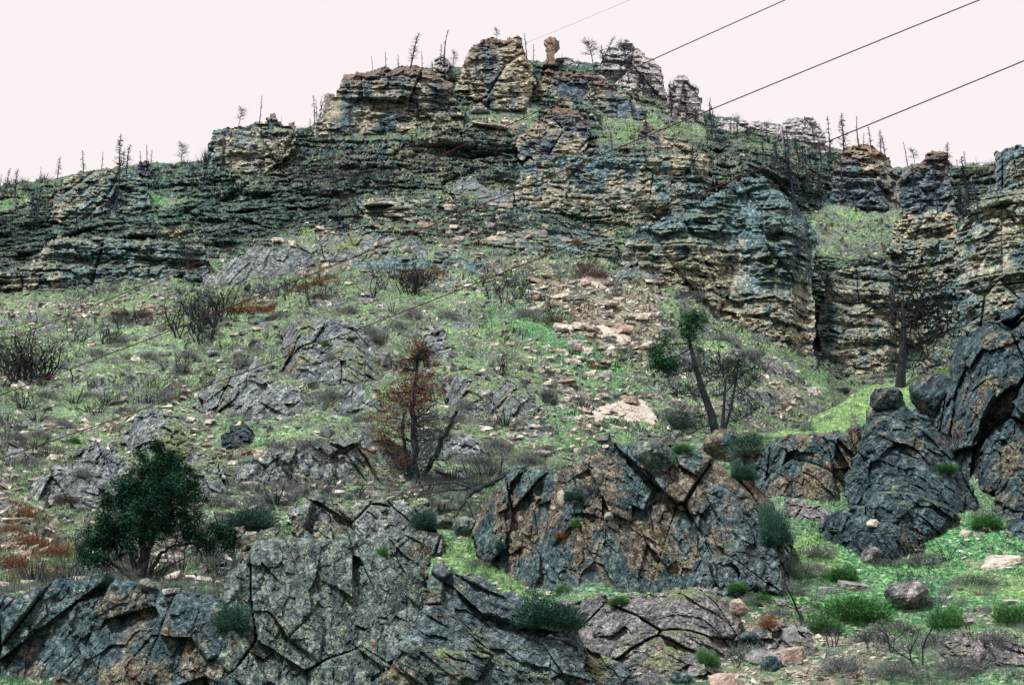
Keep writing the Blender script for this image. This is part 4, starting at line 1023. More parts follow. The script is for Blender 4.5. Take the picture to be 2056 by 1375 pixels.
# ------------------------------------------------------------------ wood: tubes along paths, recursive twigs
class MB:
    def __init__(s): s.V = []; s.F = []; s.n = 0
    def tube(s, pts, rad, k=5):
        pts = np.asarray(pts, float); n = len(pts)
        rad = np.broadcast_to(np.asarray(rad, float), (n,))
        t = np.gradient(pts, axis=0); t /= np.linalg.norm(t, axis=1, keepdims=True) + 1e-9
        ref = np.array([0.3, 1, 0.1]) if abs(t[0, 1]) < .8 else np.array([1, 0, 0.2])
        a = np.cross(t, ref); a /= np.linalg.norm(a, axis=1, keepdims=True) + 1e-9
        b = np.cross(t, a)
        th = np.arange(k) * 2 * math.pi / k
        R_ = pts[:, None] + rad[:, None, None] * (np.cos(th)[None, :, None] * a[:, None] + np.sin(th)[None, :, None] * b[:, None])
        s.V.append(R_.reshape(-1, 3))
        i = np.arange(n - 1)[:, None] * k; j = np.arange(k)[None]; j2 = (j + 1) % k
        s.F.append((np.stack([i + j, i + j2, i + k + j2, i + k + j], -1) + s.n).reshape(-1, 4))
        s.n += n * k
    def tris(s, V):
        m = len(V)
        s.V.append(V.reshape(-1, 3)); f = np.arange(m * 3).reshape(-1, 3) + s.n
        s.F.append(np.c_[f, f[:, 2]]); s.n += m * 3
    def build(s, name, mat, parent=None):
        V = np.concatenate(s.V); F = np.concatenate(s.F)
        q = F[:, 2] != F[:, 3]
        return mesh_np(name, V, [F[q], F[~q][:, :3]], mat, parent)

def wig(r, p0, d, L, n, w):
    """a wandering path"""
    p = [np.array(p0, float)]; d = np.array(d, float); d /= np.linalg.norm(d)
    for i in range(n):
        d = d + r.normal(0, w, 3); d /= np.linalg.norm(d)
        p.append(p[-1] + d * L / n)
    return np.array(p), d

def grow(mb, r, p0, d, L, rad, lev, nb, w=.16, up=.1, ang=.9, k=4, shrink=.6, minr=.006):
    pts, de = wig(r, p0, np.array(d) + np.array([0, 0, up]), L, 5, w)
    mb.tube(pts, np.linspace(rad, max(rad * .35, minr), 6), k if lev > 0 else 3)
    ends = [pts[-1]]
    if lev > 0:
        for i in range(nb):
            t = r.uniform(.25, 1.0); q = pts[0] * 0 + np.array([np.interp(t * 5, range(6), pts[:, c]) for c in range(3)])
            a = r.uniform(0, 6.28); dd = de + ang * np.array([math.cos(a), math.sin(a), r.uniform(-.5, .8)])
            ends += grow(mb, r, q, dd, L * shrink * r.uniform(.6, 1.2), max(rad * .5, minr), lev - 1, nb, w, up, ang, 3, shrink, minr)
    return ends

# ---- burnt conifer snags (prototypes 6 m high, standing at the origin)
def snag_proto(r, h=6.0, dens=46, bl=.9, lean=0.0, rad=.125, bushy=0, sub=2):
    root = empty('burnt_snag')
    m = MB()
    pts = np.array([(lean * t * t * h + .05 * math.sin(t * 5 + lean * 9), .04 * math.sin(t * 7), h * t - .3) for t in np.linspace(0, 1, 9)])
    m.tube(pts, np.linspace(rad, .035, 9), 5)
    m.build('trunk', M['snag'], root)
    b = MB()
    for i in range(dens):
        t = r.uniform(.22, .99) if not bushy else r.uniform(.35, 1)
        p = np.array([np.interp(t, np.linspace(0, 1, 9), pts[:, c]) for c in range(3)])
        a = r.uniform(0, 6.28); L = bl * (1.15 - t) * r.uniform(.35, 1.1) + .12
        if bushy: L = bl * r.uniform(.5, 1.2)
        d = (math.cos(a), math.sin(a), r.uniform(-.25, .35) + bushy * .5)
        q, de = wig(r, p, d, L, 3, .15)
        b.tube(q, np.linspace(.045, .02, 4), 3)
        for s_ in range(sub):
            tt = r.uniform(.3, 1); pp = q[0] + (q[-1] - q[0]) * tt
            q2, _ = wig(r, pp, de + r.normal(0, .6, 3), L * .4, 2, .2)
            b.tube(q2, (.024, .016, .012), 3)
    b.build('branches', M['snag'], root)
    return root

r0 = np.random.default_rng(3)
SNAG = [snag_proto(r0), snag_proto(r0, dens=26, bl=.5), snag_proto(r0, dens=60, bl=1.2, lean=.06), snag_proto(r0, dens=50, bl=1.7, bushy=1, sub=4, rad=.11),
        snag_proto(r0, dens=14, bl=.4, lean=.10), snag_proto(r0, dens=70, bl=1.0, sub=3)]
first = {}
def stamp(protos, k, loc, s, rz, label, cat, group, sxy=1.0, tilt=0.0, name=None):
    P_ = protos[k]
    key = (id(protos), k)
    if key not in first: first[key] = 1; o = P_
    else: o = copy_tree(P_)
    o.location = loc; o.scale = (s * sxy, s * sxy, s); o.rotation_euler = (0, tilt, rz)
    if tilt: o.rotation_mode = 'ZXY'; o.rotation_euler = (0, tilt, rz)
    tag(o, label, cat, group)
    return o

ORD = ['leftmost', 'second from left', 'third from left', 'fourth from left', 'fifth from left', 'sixth from left', 'seventh from left', 'eighth from left', 'ninth from left', 'tenth from left', 'eleventh from left', 'twelfth from left']
def ordlabels(lst, label):
    """one label per item: its place counted along the row from either end"""
    if not isinstance(label, str): return label
    n = len(lst); order = sorted(range(n), key=lambda i: lst[i][0]); out = [label] * n
    if n == 1: return out
    for k, i in enumerate(order):
        if k < 12 and k < (n + 1) // 2 + (n < 8) * 0: w_ = ORD[k]
        elif n - 1 - k < 12: w_ = ORD[n - 1 - k].replace('leftmost', 'rightmost').replace('left', 'right')
        else: w_ = 'near the middle of the row'
        b_ = label.split()
        while len(b_) + len(w_.split()) > 16: b_.pop(0)
        out[i] = ' '.join(b_) + ', ' + w_
    return out

def px_height(P, px):      # metres spanned by px photo pixels at the distance of P
    return px / FPX * P[1] * 1.10

def snags(lst, label, group, rock=True):
    label = ordlabels(lst, label)
    for n_, it in enumerate(lst):
        bx, by, h = it[:3]; k = it[3] if len(it) > 3 else int(r0.integers(0, 3)); lean = it[4] if len(it) > 4 else r0.normal(0, .06)
        P = on_rock(bx, by) if rock else on(bx, by)
        stamp(SNAG, k, tuple(P), px_height(P, h) / 6 * r0.uniform(.85, 1.35), r0.uniform(-.6, .6), label[n_], 'burnt tree', group,
              sxy=1.0 * r0.uniform(.8, 1.25), tilt=lean)

G_ = 'burnt snags standing on the mountain'
snags([(0,385,45,1),(10,390,55,2),(30,398,66,2),(80,372,40,1),(116,360,42,2),(62,445,60,5),(75,440,58,0)], 'thin burnt snag on the skyline at the far left end of the ridge', G_ + ' far left')
snags([(167,343,50,0),(203,340,44,1),(240,342,72,5),(252,345,72,2),(246,340,50,5)], 'burnt snag on the skyline above the dark layered outcrop of the left ridge', G_ + ' left ridge')
snags([(281,335,45,0),(291,330,42,1),(303,330,46,0),(362,332,46,3)], 'burnt snag on the skyline between the layered outcrop and the left crag', G_ + ' left saddle')
snags([(232,418,85,0,.06),(293,412,50,4,.1),(385,395,55,0),(70,470,70,5),(95,420,60,0),(380,545,60,3,-.2),(150,470,55,0)], 'dark burnt snag in front of the left ridge cliffs', G_ + ' below left ridge')
snags([(478,252,46,3,.15),(521,242,50,1,.05),(568,248,22,1)], ['wide bare burnt tree leaning right on the left crag', 'straight slim burnt snag in the middle of the left crag', 'tiny burnt snag between the two red pinnacles'], None)
snags([(628,242,60,0),(640,238,42,1),(622,262,30,0)], 'burnt snag on the skyline at the left foot of the summit wall', G_ + ' wall foot')
snags([(747,139,28,1),(776,135,34,1),(796,134,28,0),(850,134,46,1),(884,118,32,0),(907,130,40,3,.12)], 'small burnt snag along the top of the summit wall', G_ + ' wall top')
snags([(820,134,64,2,.16),(893,132,68,4,.02)], ['big bushy burnt conifer on the top of the summit wall', 'tall straight burnt pole left of the highest block'], None)
snags([(996,78,30,3),(1062,118,50,1),(1072,120,30,1),(1127,124,25,1),(1190,128,42,3,-.15),(1205,128,58,2,.4),(1262,160,70,3),(1225,150,40,0)],
      ['bushy bare tree on the highest summit block', 'slim snag in the gap left of the hoodoo', 'short snag close to the hoodoo', 'tiny snag right of the hoodoo', 'round bare tree with thin branches left of the pale dome', 'strongly leaning burnt tree against the pale dome', 'dark bushy snag in front of the pale dome', 'short dark snag at the foot of the pale dome'], None)
snags([(1336,172,46,1),(1353,235,78,5),(1365,228,80,5),(1378,240,60,0),(1398,245,45,0),(1320,230,60,0),(1345,260,55,0)], 'dark snag in front of the pale squared crag', G_ + ' squared crag')
snags([(1423,242,46,1,.1),(1440,275,60,0),(1476,302,85,2),(1520,300,50,0),(1500,275,42,0),(1545,300,55,5),(1575,290,40,0),(1455,330,55,0),(1490,350,50,5),(1538,345,52,0)], 'dark snag in the belt of snags under the pale ridge', G_ + ' upper right belt')
snags([(1637,298,66,1),(1667,312,74,0),(1690,306,80,5),(1722,292,70,4,-.1),(1736,290,32,0),(1753,296,42,0),(1769,303,44,2),(1780,315,40,0)], 'burnt snag on the skyline around the dark capped tower', G_ + ' tower skyline')
snags([(1215,150,60,5),(1240,165,55,0),(1290,190,60,5),(1310,205,60,0),(1340,215,66,5),(1385,232,66,5),(1405,262,60,0),(1430,282,70,5),(1465,290,70,5),(1510,310,66,5),(1530,320,60,0),(1560,330,70,5),(1585,335,66,0),(1605,345,70,5),(1630,350,60,5),(1650,340,66,0)], 'dark blue burnt tree in the dense stand below the pale skyline crags', G_ + ' dense stand')
snags([(1822,332,52,1),(1838,322,26,3),(1905,340,50,2),(1937,345,38,0),(1960,330,20,1),(1925,350,40,0)], 'burnt snag on the skyline around the rounded reddish tower', G_ + ' right skyline')
snags([(1690,425,118,0),(1717,422,62,1),(1600,420,115,5),(1620,380,80,5),(1645,400,90,0),(1585,380,80,5),(1770,430,45,0),(1885,425,88,0),(1945,432,100,5),(1930,440,80,5),(1965,425,70,0),(1560,375,60,5),(1610,330,60,0),(1665,360,60,0),(1845,428,60,0),(1985,380,60,0)],
      'tall dark snag before the cliffs around the grassy bowl', G_ + ' bowl')
snags([(x, y, h, 5) for x, y, h in [(700,262,35),(760,260,32),(640,275,30),(900,300,34),(830,300,30),(980,262,30),(1080,300,34),(1130,330,40),(1010,330,30),(700,340,34),(600,360,34),(520,350,34),(450,400,40),(520,440,40),(640,420,36),(790,370,40),(870,350,36),(1160,370,40),(1230,300,36),(1300,330,44),(1390,340,40)]],
      'small dark burnt tree rooted among the middle cliff ledges', G_ + ' middle ledges')
snags([(x, y, h, 5) for x, y, h in [(1230,200,34),(1190,180,30),(1270,230,38),(1300,260,36),(1150,200,30),(1100,200,28),(1050,240,28),(1420,290,40),(1470,280,36),(1520,330,40),(960,150,30),(940,190,34),(1500,400,40),(1460,390,34),(1740,420,40),(1830,380,50)]],
      'small dark burnt tree on the broken benches below the summit', G_ + ' summit benches')

# ---- burnt shrub skeletons
def shrub_proto(r, stems, h=2.4, spread=.7, mat='char'):
    m = MB(); b = MB()
    for i in range(stems):
        a = r.uniform(0, 6.28); d = spread * r.random() ** .5 * .5
        p0 = (d * math.cos(a), d * math.sin(a), -.1)
        pts, de = wig(r, p0, (math.cos(a) * .42 * r.random(), math.sin(a) * .42 * r.random(), 1), h * r.uniform(.55, 1), 7, .2)
        m.tube(pts, np.linspace(.042, .016, 8), 4)
        for q in range(6):
            t = int(r.integers(2, 8)); dd = r.normal(0, .8, 3); dd[2] = abs(dd[2]) * .9
            grow(b, r, pts[t], dd, h * .22 * r.uniform(.5, 1.2), .012, 1, 2, minr=.008)
    m.V += b.V; m.F += [x + m.n for x in b.F]; m.n += b.n
    return m.build('burnt_shrub', M[mat])
SHR = [shrub_proto(r0, 6), shrub_proto(r0, 10), shrub_proto(r0, 4), shrub_proto(r0, 14, spread=1.3), shrub_proto(r0, 3, h=2.8)]
def shrubs(lst, label, group):
    label = ordlabels(lst, label)
    for n_, it in enumerate(lst):
        bx, by, h = it[:3]
        P = on(bx, by)
        stamp(SHR, int(r0.integers(0, 5)) if len(it) < 4 else it[3], tuple(P), px_height(P, h) / 2.3, r0.uniform(0, 6.28), label[n_], 'burnt shrub', group, tilt=r0.normal(0, .06))
shrubs([(15,775,95,3),(40,765,110,1),(62,768,100,3),(85,760,95,1),(48,745,90,0),(20,740,70,0),(110,745,60,2),(5,760,80,1),(74,770,110,4)], 'large charred shrub in the thicket at the left edge', 'charred thicket at the left edge')
shrubs([(150,690,70,4),(158,700,80,2),(212,690,55,1),(240,660,45,0),(262,655,50,1),(278,650,42,0),(190,650,40,2),(330,745,30,1),(365,748,48,3)], 'charred shrub between the left thicket and the pink slabs', 'scattered charred shrubs at left')
shrubs([(350,665,80,2),(360,680,75,0),(395,665,70,1),(410,690,70,3),(425,660,75,1),(405,640,70,3),(440,640,60,3),(380,635,60,1),(455,625,60,0),(470,640,55,2),(430,620,50,1),(375,700,50,2)], 'charred shrub in the dense dark clump above the oval grey slab', 'dense dark clump of charred shrubs')
shrubs([(490,612,50,2),(520,605,45,0),(550,598,45,2),(575,590,50,0),(600,585,45,2),(625,600,50,4),(650,590,45,0),(570,605,40,2),(610,560,35,0),(640,560,35,2),(530,570,30,0)], 'spindly charred stems by the rust brown brush', 'charred stems by the rust brush')
shrubs([(745,598,62,0),(765,580,50,2),(790,560,40,0),(805,560,45,4),(825,592,65,3),(835,588,60,1),(820,575,60,3),(850,575,50,1),(865,568,40,0),(752,560,40,2),(712,520,45,4),(640,490,40,2),(660,520,30,0),(780,530,30,0)], 'charred stems in the tall clump above the central slope', 'tall charred clump above the central slope')
shrubs([(985,600,50,0),(1000,590,50,2),(1012,610,55,0),(1040,600,50,1),(1050,585,45,2),(1065,610,50,0),(1078,600,45,4),(1095,615,45,0),(1115,640,48,4),(1105,640,40,2),(965,575,40,0),(1030,575,35,1)], 'charred crooked stems left of the pale talus slabs', 'charred stems by the talus')
shrubs([(840,700,40,2),(965,660,32,0),(980,650,28,2),(1005,750,45,1),(1100,810,35,3),(700,660,28,2),(585,700,35,2),(1150,715,25,1),(1240,700,25,2),(1340,760,30,1),(300,770,30,4),(620,760,30,2),(650,740,30,0),(420,770,40,0),(410,785,38,2)], 'small bare charred shrub alone on the open slope', 'single charred shrubs on the open slope')
shrubs([(1655,985,70,4),(1585,1000,40,2),(1900,1130,60,0),(1850,1340,110,4),(1790,1310,80,2),(1625,1260,120,4),(1670,1300,70,2),(1960,1300,60,0),(2030,1330,60,2),(1740,1300,55,2),(1820,1190,50,3),(1480,1340,50,2)], 'thin bare shrub in the right foreground', 'bare shrubs in the right foreground')
shrubs([(720,1000,35,1),(1150,440,30,0),(700,470,34,0),(880,470,34,0),(600,470,30,1),(500,520,34,0),(1185,500,36,0),(920,440,30,2),(450,500,30,0),(870,430,26,2)], 'small charred shrub on the broken ledges above the slope', 'charred shrubs on the broken ledges')

# ---- fuzzy brush
def brush_proto(r, mat, n=260, flat=.8, name='brush'):
    """a soft mound: thousands of short fine twigs, denser near its skin, over an uneven dome"""
    V, F = blades(r, n // 3, .95, .012, .42, .9)
    T = V.reshape(-1, 3, 3)
    N = n * 9
    c = r.normal(0, 1, (N, 3)); c /= np.linalg.norm(c, axis=1, keepdims=True)
    c[:, 2] = np.abs(c[:, 2])
    lump = 1 + .8 * fbm(c * 2.1 + n, 3, 4)[:, None]
    c = c * lump * (.3 + .65 * r.random((N, 1)) ** .7) * np.array([1, 1, flat])
    d = c / (np.linalg.norm(c, axis=1, keepdims=True) + .01) + r.normal(0, .5, c.shape) + np.array([0, 0, .4]); d /= np.linalg.norm(d, axis=1, keepdims=True)
    L = r.uniform(.06, .17, (N, 1)); w_ = np.cross(d, r.normal(0, 1, d.shape)); w_ /= np.linalg.norm(w_, axis=1, keepdims=True)
    T2 = np.stack([c - w_ * .013, c + w_ * .013, c + d * L], 1)
    m = MB(); m.tris(T); m.tris(T2)
    return m.build(name, M[mat])
BR = {}
for k_, (mt, nm) in dict(grey=('sage_grey', 'grey_brush'), sage=('sage_green', 'sagebrush'), green=('bush_green', 'green_bush'), blue=('bush_blue', 'dark_bush'), rust=('bush_rust', 'rust_brush'), brown=('bush_brown', 'brown_brush')).items():
    BR[k_] = [brush_proto(r0, mt, 300 if k_ not in ('green', 'blue') else 700, name=nm)]
def brush(kind, lst, label, group=None, cat='bush'):
    label = ordlabels(lst, label)
    for n_, it in enumerate(lst):
        bx, by, wd, ht = it[:4]
        P = on_rock(bx, by)
        o = stamp(BR[kind], 0, tuple(P), 1, r0.uniform(0, 6.28), label[n_], cat, group)
        s = wd / FPX * P[1] / (1.45 if P[1] < 130 else 1.7)
        o.scale = (s, s, ht / FPX * P[1] * 1.15)
brush('rust', [(470,628,36,14),(492,630,44,16),(520,626,40,14),(545,622,30,12)], 'rust orange low brush in the strip under the charred stems at left', 'rust strip left')
brush('rust', [(610,582,34,14),(635,574,36,14),(660,566,34,16),(585,590,26,10),(720,556,14,14)], 'rust orange low brush beside the pinkish ledge left of centre', 'rust strip centre left')
brush('rust', [(805,560,24,18),(826,565,30,26),(850,562,34,24),(876,560,40,26),(890,558,28,20),(790,562,20,12)], 'bright rust brush among the tall charred clump', 'rust brush at the charred clump')
brush('rust', [(1192,738,18,14),(50,1040,46,30),(60,1100,60,30),(110,1120,60,26),(30,1140,60,26),(1545,1255,36,28),(25,1070,40,20),(1160,485,18,14),(1120,1080,20,14)],
      ['single rust ball bush on the green gully slope', 'rust bush by the left edge beneath the juniper height', 'wide rust brush above the left rock wall', 'rust brush near the foot of the juniper', 'rust brush just above the rock wall at the far left', 'little rust bush by the white log', 'small rust brush at the left edge', 'rust spot on the tan ledge top of the talus', 'small rust tuft on the brown dome'])
brush('brown', [(1180,552,62,34),(1210,556,40,20),(640,600,40,12),(250,640,50,22),(290,640,40,22),(760,690,40,18),(1110,650,60,16),(130,1010,60,22)],
      ['purple brown round bush above the large pale slab', 'small brown bush beside the pale slab', 'flat brown brush under the rust strip', 'brown brush in the left slope thicket', 'brown brush beside the pink slabs', 'brown brush above the scorched tree', 'brown brush under the charred crooked stems', 'brown brush left of the juniper'])
brush('blue', [(505,1065,90,50),(1100,1255,130,60),(465,1265,70,60),(1560,1090,60,90),(1490,960,50,40),(1150,1000,40,20),(210,1180,50,30),(850,1060,50,40),(1000,1100,20,20)],
      ['dark green bush on the left shoulder of the pale face', 'big dark bush in the crevice right of the slate face', 'dark bush in the cleft between the two left rock walls', 'tall dark green bush at the right end of the brown dome', 'dark bush behind the brown dome under the leaning pine', 'low dark bush on the top of the dome', 'dark tuft on the top edge of the left wall', 'dark bush beside the grass wedge', 'small dark tuft at the left edge of the dome'])
brush('blue', [(1365,862,60,36),(1500,905,60,40)], ['dark blue grey brush at the left foot of the leaning pine', 'dark brush right of the reddish block under the pine'])
brush('green', [(1720,1245,120,56),(1690,1165,66,32),(1655,1272,66,38),(1900,1262,66,50),(2035,1252,70,44),(1900,945,50,18),(1420,1330,40,36),(1340,930,36,24),(1530,1210,40,20),(1370,905,36,20),(1980,1060,60,30),(1480,1190,40,20),(1150,1060,20,20),(655,690,16,12),(150,890,24,12),(800,975,20,14),(1640,1220,20,12),(1130,1190,30,20),(1240,1210,40,18),(770,1110,20,20)],
      ['largest rounded green bush in the right foreground', 'green bush above the flat slab in the right grass', 'green bush left under the largest green bush', 'upright green bush right of the grey boulder', 'green bush at the right edge near the bottom', 'green bush in the dark cleft under the slanted slab', 'small green bush beside the light slab at the bottom', 'green tuft beside the wedge boulder', 'green tuft beside the purple hump', 'small green tuft under the leaning pine foot', 'green bush right among white stones', 'low green tuft at the right foot of the brown dome', 'tiny green tuft in the dome crack', 'small green tuft on the craggy knoll', 'small green tuft left of the juniper tip', 'small green tuft near the scorched tree foot', 'tiny green tuft in the foreground gravel', 'green tuft right of the grass wedge end', 'green tuft on the ledge below the dome', 'tiny green tuft on the pale face'])
brush('sage', [(1640,1120,70,30),(1610,1160,70,34),(1590,1195,70,34),(1500,1330,60,44),(1510,1215,50,28),(1800,1270,80,26),(1960,1175,80,24),(1500,910,70,24),(1620,865,30,14),(1450,905,40,20),(960,1140,50,20),(1740,870,20,12),(600,1170,20,12),(1180,980,50,14)],
      ['sage bush left of the dark ledge block', 'sage bush between the dome and the right grass', 'pale sage bush at the right foot of the brown dome', 'silvery sage bush beside the big grey slab', 'sage bush right above the white log', 'low sage brush under the rusty boulder', 'low sage brush on the open right grass', 'pale straw brush at the edge of the spur grass', 'small sage tuft on the bright spur', 'pale brush at the foot of the leaning pine', 'sage brush in the grass wedge', 'tiny sage tuft at the spur edge', 'tiny sage tuft on the pale face', 'pale brush on the rim of the brown dome'])
brush('grey', [(1750,1290,80,30),(1880,1300,90,34),(1990,1290,80,30),(1690,1350,80,34),(1800,1360,90,30),(1930,1350,90,34),(2030,1370,80,34),(1850,1215,60,20),(1640,1150,40,20),(1560,1235,40,20),(1850,1135,80,26),(1780,1140,60,20)], 'grey twiggy brush in the right foreground', 'grey brush right foreground')
gl = [(490,712,30,14),(660,720,30,20),(480,735,50,26),(365,748,40,22),(240,690,40,24),(430,700,40,18),(200,715,40,18),(800,660,40,20),(745,670,50,26),(620,900,60,26),(570,870,50,34),(660,800,60,24),(720,850,50,22),(560,900,40,20),(250,830,40,14),(130,860,50,16),(80,880,50,18),(180,800,40,14),(90,800,50,16),(330,800,50,22),(380,720,40,20),
      (930,820,50,24),(880,880,60,24),(960,930,60,26),(1000,900,50,22),(1060,930,50,20),(1100,800,40,26),(1100,905,30,14),(540,1020,50,20),(440,1010,40,18),(1060,640,60,24),(1400,600,60,20),(1450,690,60,22),(1500,720,60,24),(1520,700,50,20),(1380,640,50,22),(1350,680,30,14),(1290,600,40,16),(1220,690,30,16),(480,900,30,16),(60,930,50,20),(170,960,40,18),(30,880,50,18),(830,640,50,20),(900,640,50,18),(700,630,50,18),(300,720,40,16),(560,640,40,16)]
brush('grey', gl[:22], 'pale grey leafless brush on the left half of the open slope', 'grey brush left slope')
brush('grey', gl[22:], 'pale grey leafless brush around the gully and right of centre slope', 'grey brush centre slope')

# ------------------------------------------------------------------ leaf masses
def leaf_mass(r, blobs, dens, size, gate=.1, sc=.55):
    """thousands of small leaf triangles through lumpy volumes. blobs: centre, radii"""
    out = []
    for c, rad in blobs:
        n = int(dens * rad[0] * rad[1] * rad[2])
        d = r.normal(0, 1, (n, 3)); d /= np.linalg.norm(d, axis=1, keepdims=True)
        q = d * (r.random((n, 1)) ** .42)
        p = np.array(c) + q * np.array(rad)
        g = fbm(p / sc, 3, 5)
        p = p[g > gate - .5 * (np.linalg.norm(q, axis=1) < .4)]
        # sprays: several leaves round each point
        p = np.repeat(p, 5, 0) + r.normal(0, size * 1.1, (len(p) * 5, 3))
        a = r.normal(0, 1, p.shape); a /= np.linalg.norm(a, axis=1, keepdims=True)
        a[:, 2] = np.abs(a[:, 2]) * .8
        b = np.cross(a, r.normal(0, 1, p.shape)); b /= np.linalg.norm(b, axis=1, keepdims=True)
        s = size * r.uniform(.6, 1.3, (len(p), 1))
        out.append(np.stack([p - b * s * .45, p + b * s * .45, p + a * s * 1.6], 1))
    return np.concatenate(out)

def local(base, pts, Y=None, dy=None):
    """photo pixels -> metres relative to a base point, at the base's distance plus dy"""
    o = []
    for i, p in enumerate(pts):
        o.append(at(p[0], p[1], base[1] + (p[2] if len(p) > 2 else 0)) - base)
    return np.array(o)

def path(base, pts, rads, mb, k=7, sub=4, r=None):
    P = local(base, pts)
    n = len(P); t = np.linspace(0, n - 1, (n - 1) * sub + 1)
    Q = np.stack([np.interp(t, range(n), P[:, c]) for c in range(3)], -1)
    if r is not None: Q[1:-1] += r.normal(0, rads[0] * .25, Q[1:-1].shape)
    mb.tube(Q, np.interp(t, np.linspace(0, n - 1, len(rads)), rads), k)
    return Q

# ---- the round juniper at lower left
r = np.random.default_rng(11)
base = on_rock(283, 1163); base = np.array(base) + np.array([0, .5, 0])
jt = empty('juniper_tree', tuple(base)); tag(jt, 'dense dark green juniper with forked trunk on the left rock wall', 'tree')
mb = MB()
for pts, rd in [([(283,1175),(286,1130),(288,1085),(300,1040),(310,980),(316,920)], [.34,.27,.2,.13,.06]), ([(280,1170),(262,1110),(240,1070),(225,1040)], [.22,.16,.09]), ([(284,1150),(300,1100),(320,1060),(340,1010),(355,965)], [.2,.14,.08]),
                ([(270,1165),(240,1140),(205,1120),(175,1110)], [.16,.11,.06]), ([(290,1165),(305,1140),(325,1108),(350,1096),(385,1092),(430,1085)], [.17,.13,.09,.05]), ([(295,1160),(330,1140),(370,1120),(395,1105)], [.06,.04,.03]),
                ([(275,1120),(250,1050),(240,990),(255,950)], [.15,.09,.05]), ([(288,1085),(270,1020),(275,960)], [.12,.07,.04])]:
    path(base, pts, [q * .72 for q in rd], mb, r=r)
mb.build('trunk', M['bark'], jt)
bb = [(314,893,16,22,0),(318,920,30,28,0),(300,940,38,34,-.4),(340,945,40,36,.4),(282,975,48,40,.5),(330,985,50,42,-.7),(376,975,34,38,.2),(395,1005,22,28,-.2),(245,995,36,34,0),(225,1010,30,26,.6),(290,1030,50,38,-.9),(250,1050,46,36,.5),(345,1030,45,34,.6),(380,1040,28,22,-.3),
      (262,1088,34,20,-.5),(300,1074,30,18,-.8),(232,1108,30,18,.2),(316,903,24,24,0),(345,915,24,24,.2),(290,925,26,26,0),(210,1060,44,36,-.3),(188,1090,36,36,.3),(175,1118,26,24,-.3),(200,1128,30,18,0),(230,1085,30,24,.8),(305,1070,40,22,.8),(370,1070,30,18,.2),(405,1072,40,24,-.3),(440,1075,38,32,.2),(462,1085,20,28,0),(425,1092,36,22,.4),(340,1062,30,18,-.5),(415,1000,14,12,.1),(205,1120,24,14,-.4)]
blobs = []
for x, y, rx, ry, dy in bb:
    c = local(base, [(x, y, dy)])[0]; m_ = base[1] / FPX
    blobs.append((c, (rx * m_ * 1.02, min(rx, ry) * m_ * 1.1, ry * m_ * 1.02)))
lm = MB(); lm.tris(leaf_mass(r, blobs, 1500, .072, gate=.0, sc=.42)); lm.build('foliage', M['leaf'], jt)
br = MB()
for c, rad in blobs:
    for k in range(9):
        d = r.normal(0, 1, 3); d /= np.linalg.norm(d); br.tube(wig(r, c * .8 + np.array([0, 0, .1]), d + c * .05, rad[0] * 1.0, 3, .2)[0], (.03, .022, .015, .01), 3)
br.build('branches', M['bark'], jt)

# ---- the leaning pine, half alive, on the rim of the brown dome
r = np.random.default_rng(12)
base = np.array(on(1440, 870)) + np.array([0, -.6, 0])
lt = empty('leaning_pine', tuple(base)); tag(lt, 'leaning pine with green tufts on top and bare grey limbs above the brown dome', 'tree')
mb = MB(); dead = MB()
for pts, rd in [([(1440,885),(1428,830),(1410,780),(1395,730),(1385,690),(1383,655)], [.36,.30,.23,.15,.07]), ([(1385,700),(1360,715),(1335,722)], [.08,.05,.03]), ([(1383,690),(1362,690),(1342,690)], [.06,.04,.02]), ([(1384,670),(1400,655),(1408,645)], [.06,.04,.03]),
                ([(1448,880),(1452,840),(1455,790),(1458,755)], [.20,.15,.09,.05]), ([(1450,875),(1465,830),(1475,780),(1480,750)], [.15,.10,.06])]:
    path(base, pts, [q * .85 for q in rd], mb)
mb.build('trunk', M['char'], lt)
for pts, rd in [([(1456,790),(1475,765),(1500,745),(1525,730)], [.07,.04,.03]), ([(1410,780),(1430,755),(1455,740)], [.06,.04,.03]), ([(1415,800),(1385,790),(1360,790)], [.05,.03,.02]), ([(1425,830),(1390,840),(1350,850)], [.05,.03,.02]), ([(1430,850),(1390,868),(1345,880)], [.05,.03,.02]),
                ([(1470,800),(1495,780),(1520,760)], [.05,.03,.02]), ([(1455,850),(1490,840),(1525,820)], [.04,.03,.02]), ([(1400,745),(1375,745),(1355,755)], [.04,.03,.02]), ([(1457,770),(1450,745),(1445,725)], [.04,.03,.02]), ([(1475,780),(1480,740),(1485,725)], [.04,.03,.02])]:
    Q = path(base, pts, rd, dead, r=r)
    for q in Q[2:]:
        for k in range(4):
            d = r.normal(0, 1, 3); d[2] = abs(d[2]) * .7
            grow(dead, r, q, d, .85, .026, 2, 3, minr=.011)
dead.build('branches', M['twig'], lt)
blobs = []
for x, y, rx, ry, dy in [(1392,640,32,18,0),(1340,735,34,16,.1),(1320,705,22,20,0),(1385,662,26,20,.1),(1380,660,18,20,.2),(1405,655,18,14,-.3),(1412,648,12,10,.3),(1385,680,14,12,-.2),(1335,682,18,18,0),(1320,700,18,14,.3),(1345,700,16,12,-.2),(1318,722,26,16,0),(1345,728,24,14,.3),(1305,738,14,8,-.2),(1360,715,12,10,.4),(1405,705,10,8,.2),(1330,740,20,8,.1)]:
    c = local(base, [(x, y, dy)])[0]; m_ = base[1] / FPX
    blobs.append((c, (rx * m_, rx * m_, ry * m_)))
lm = MB(); lm.tris(leaf_mass(r, blobs, 1000, .085, gate=-.06, sc=.6)); lm.build('foliage', M['leaf2'], lt)

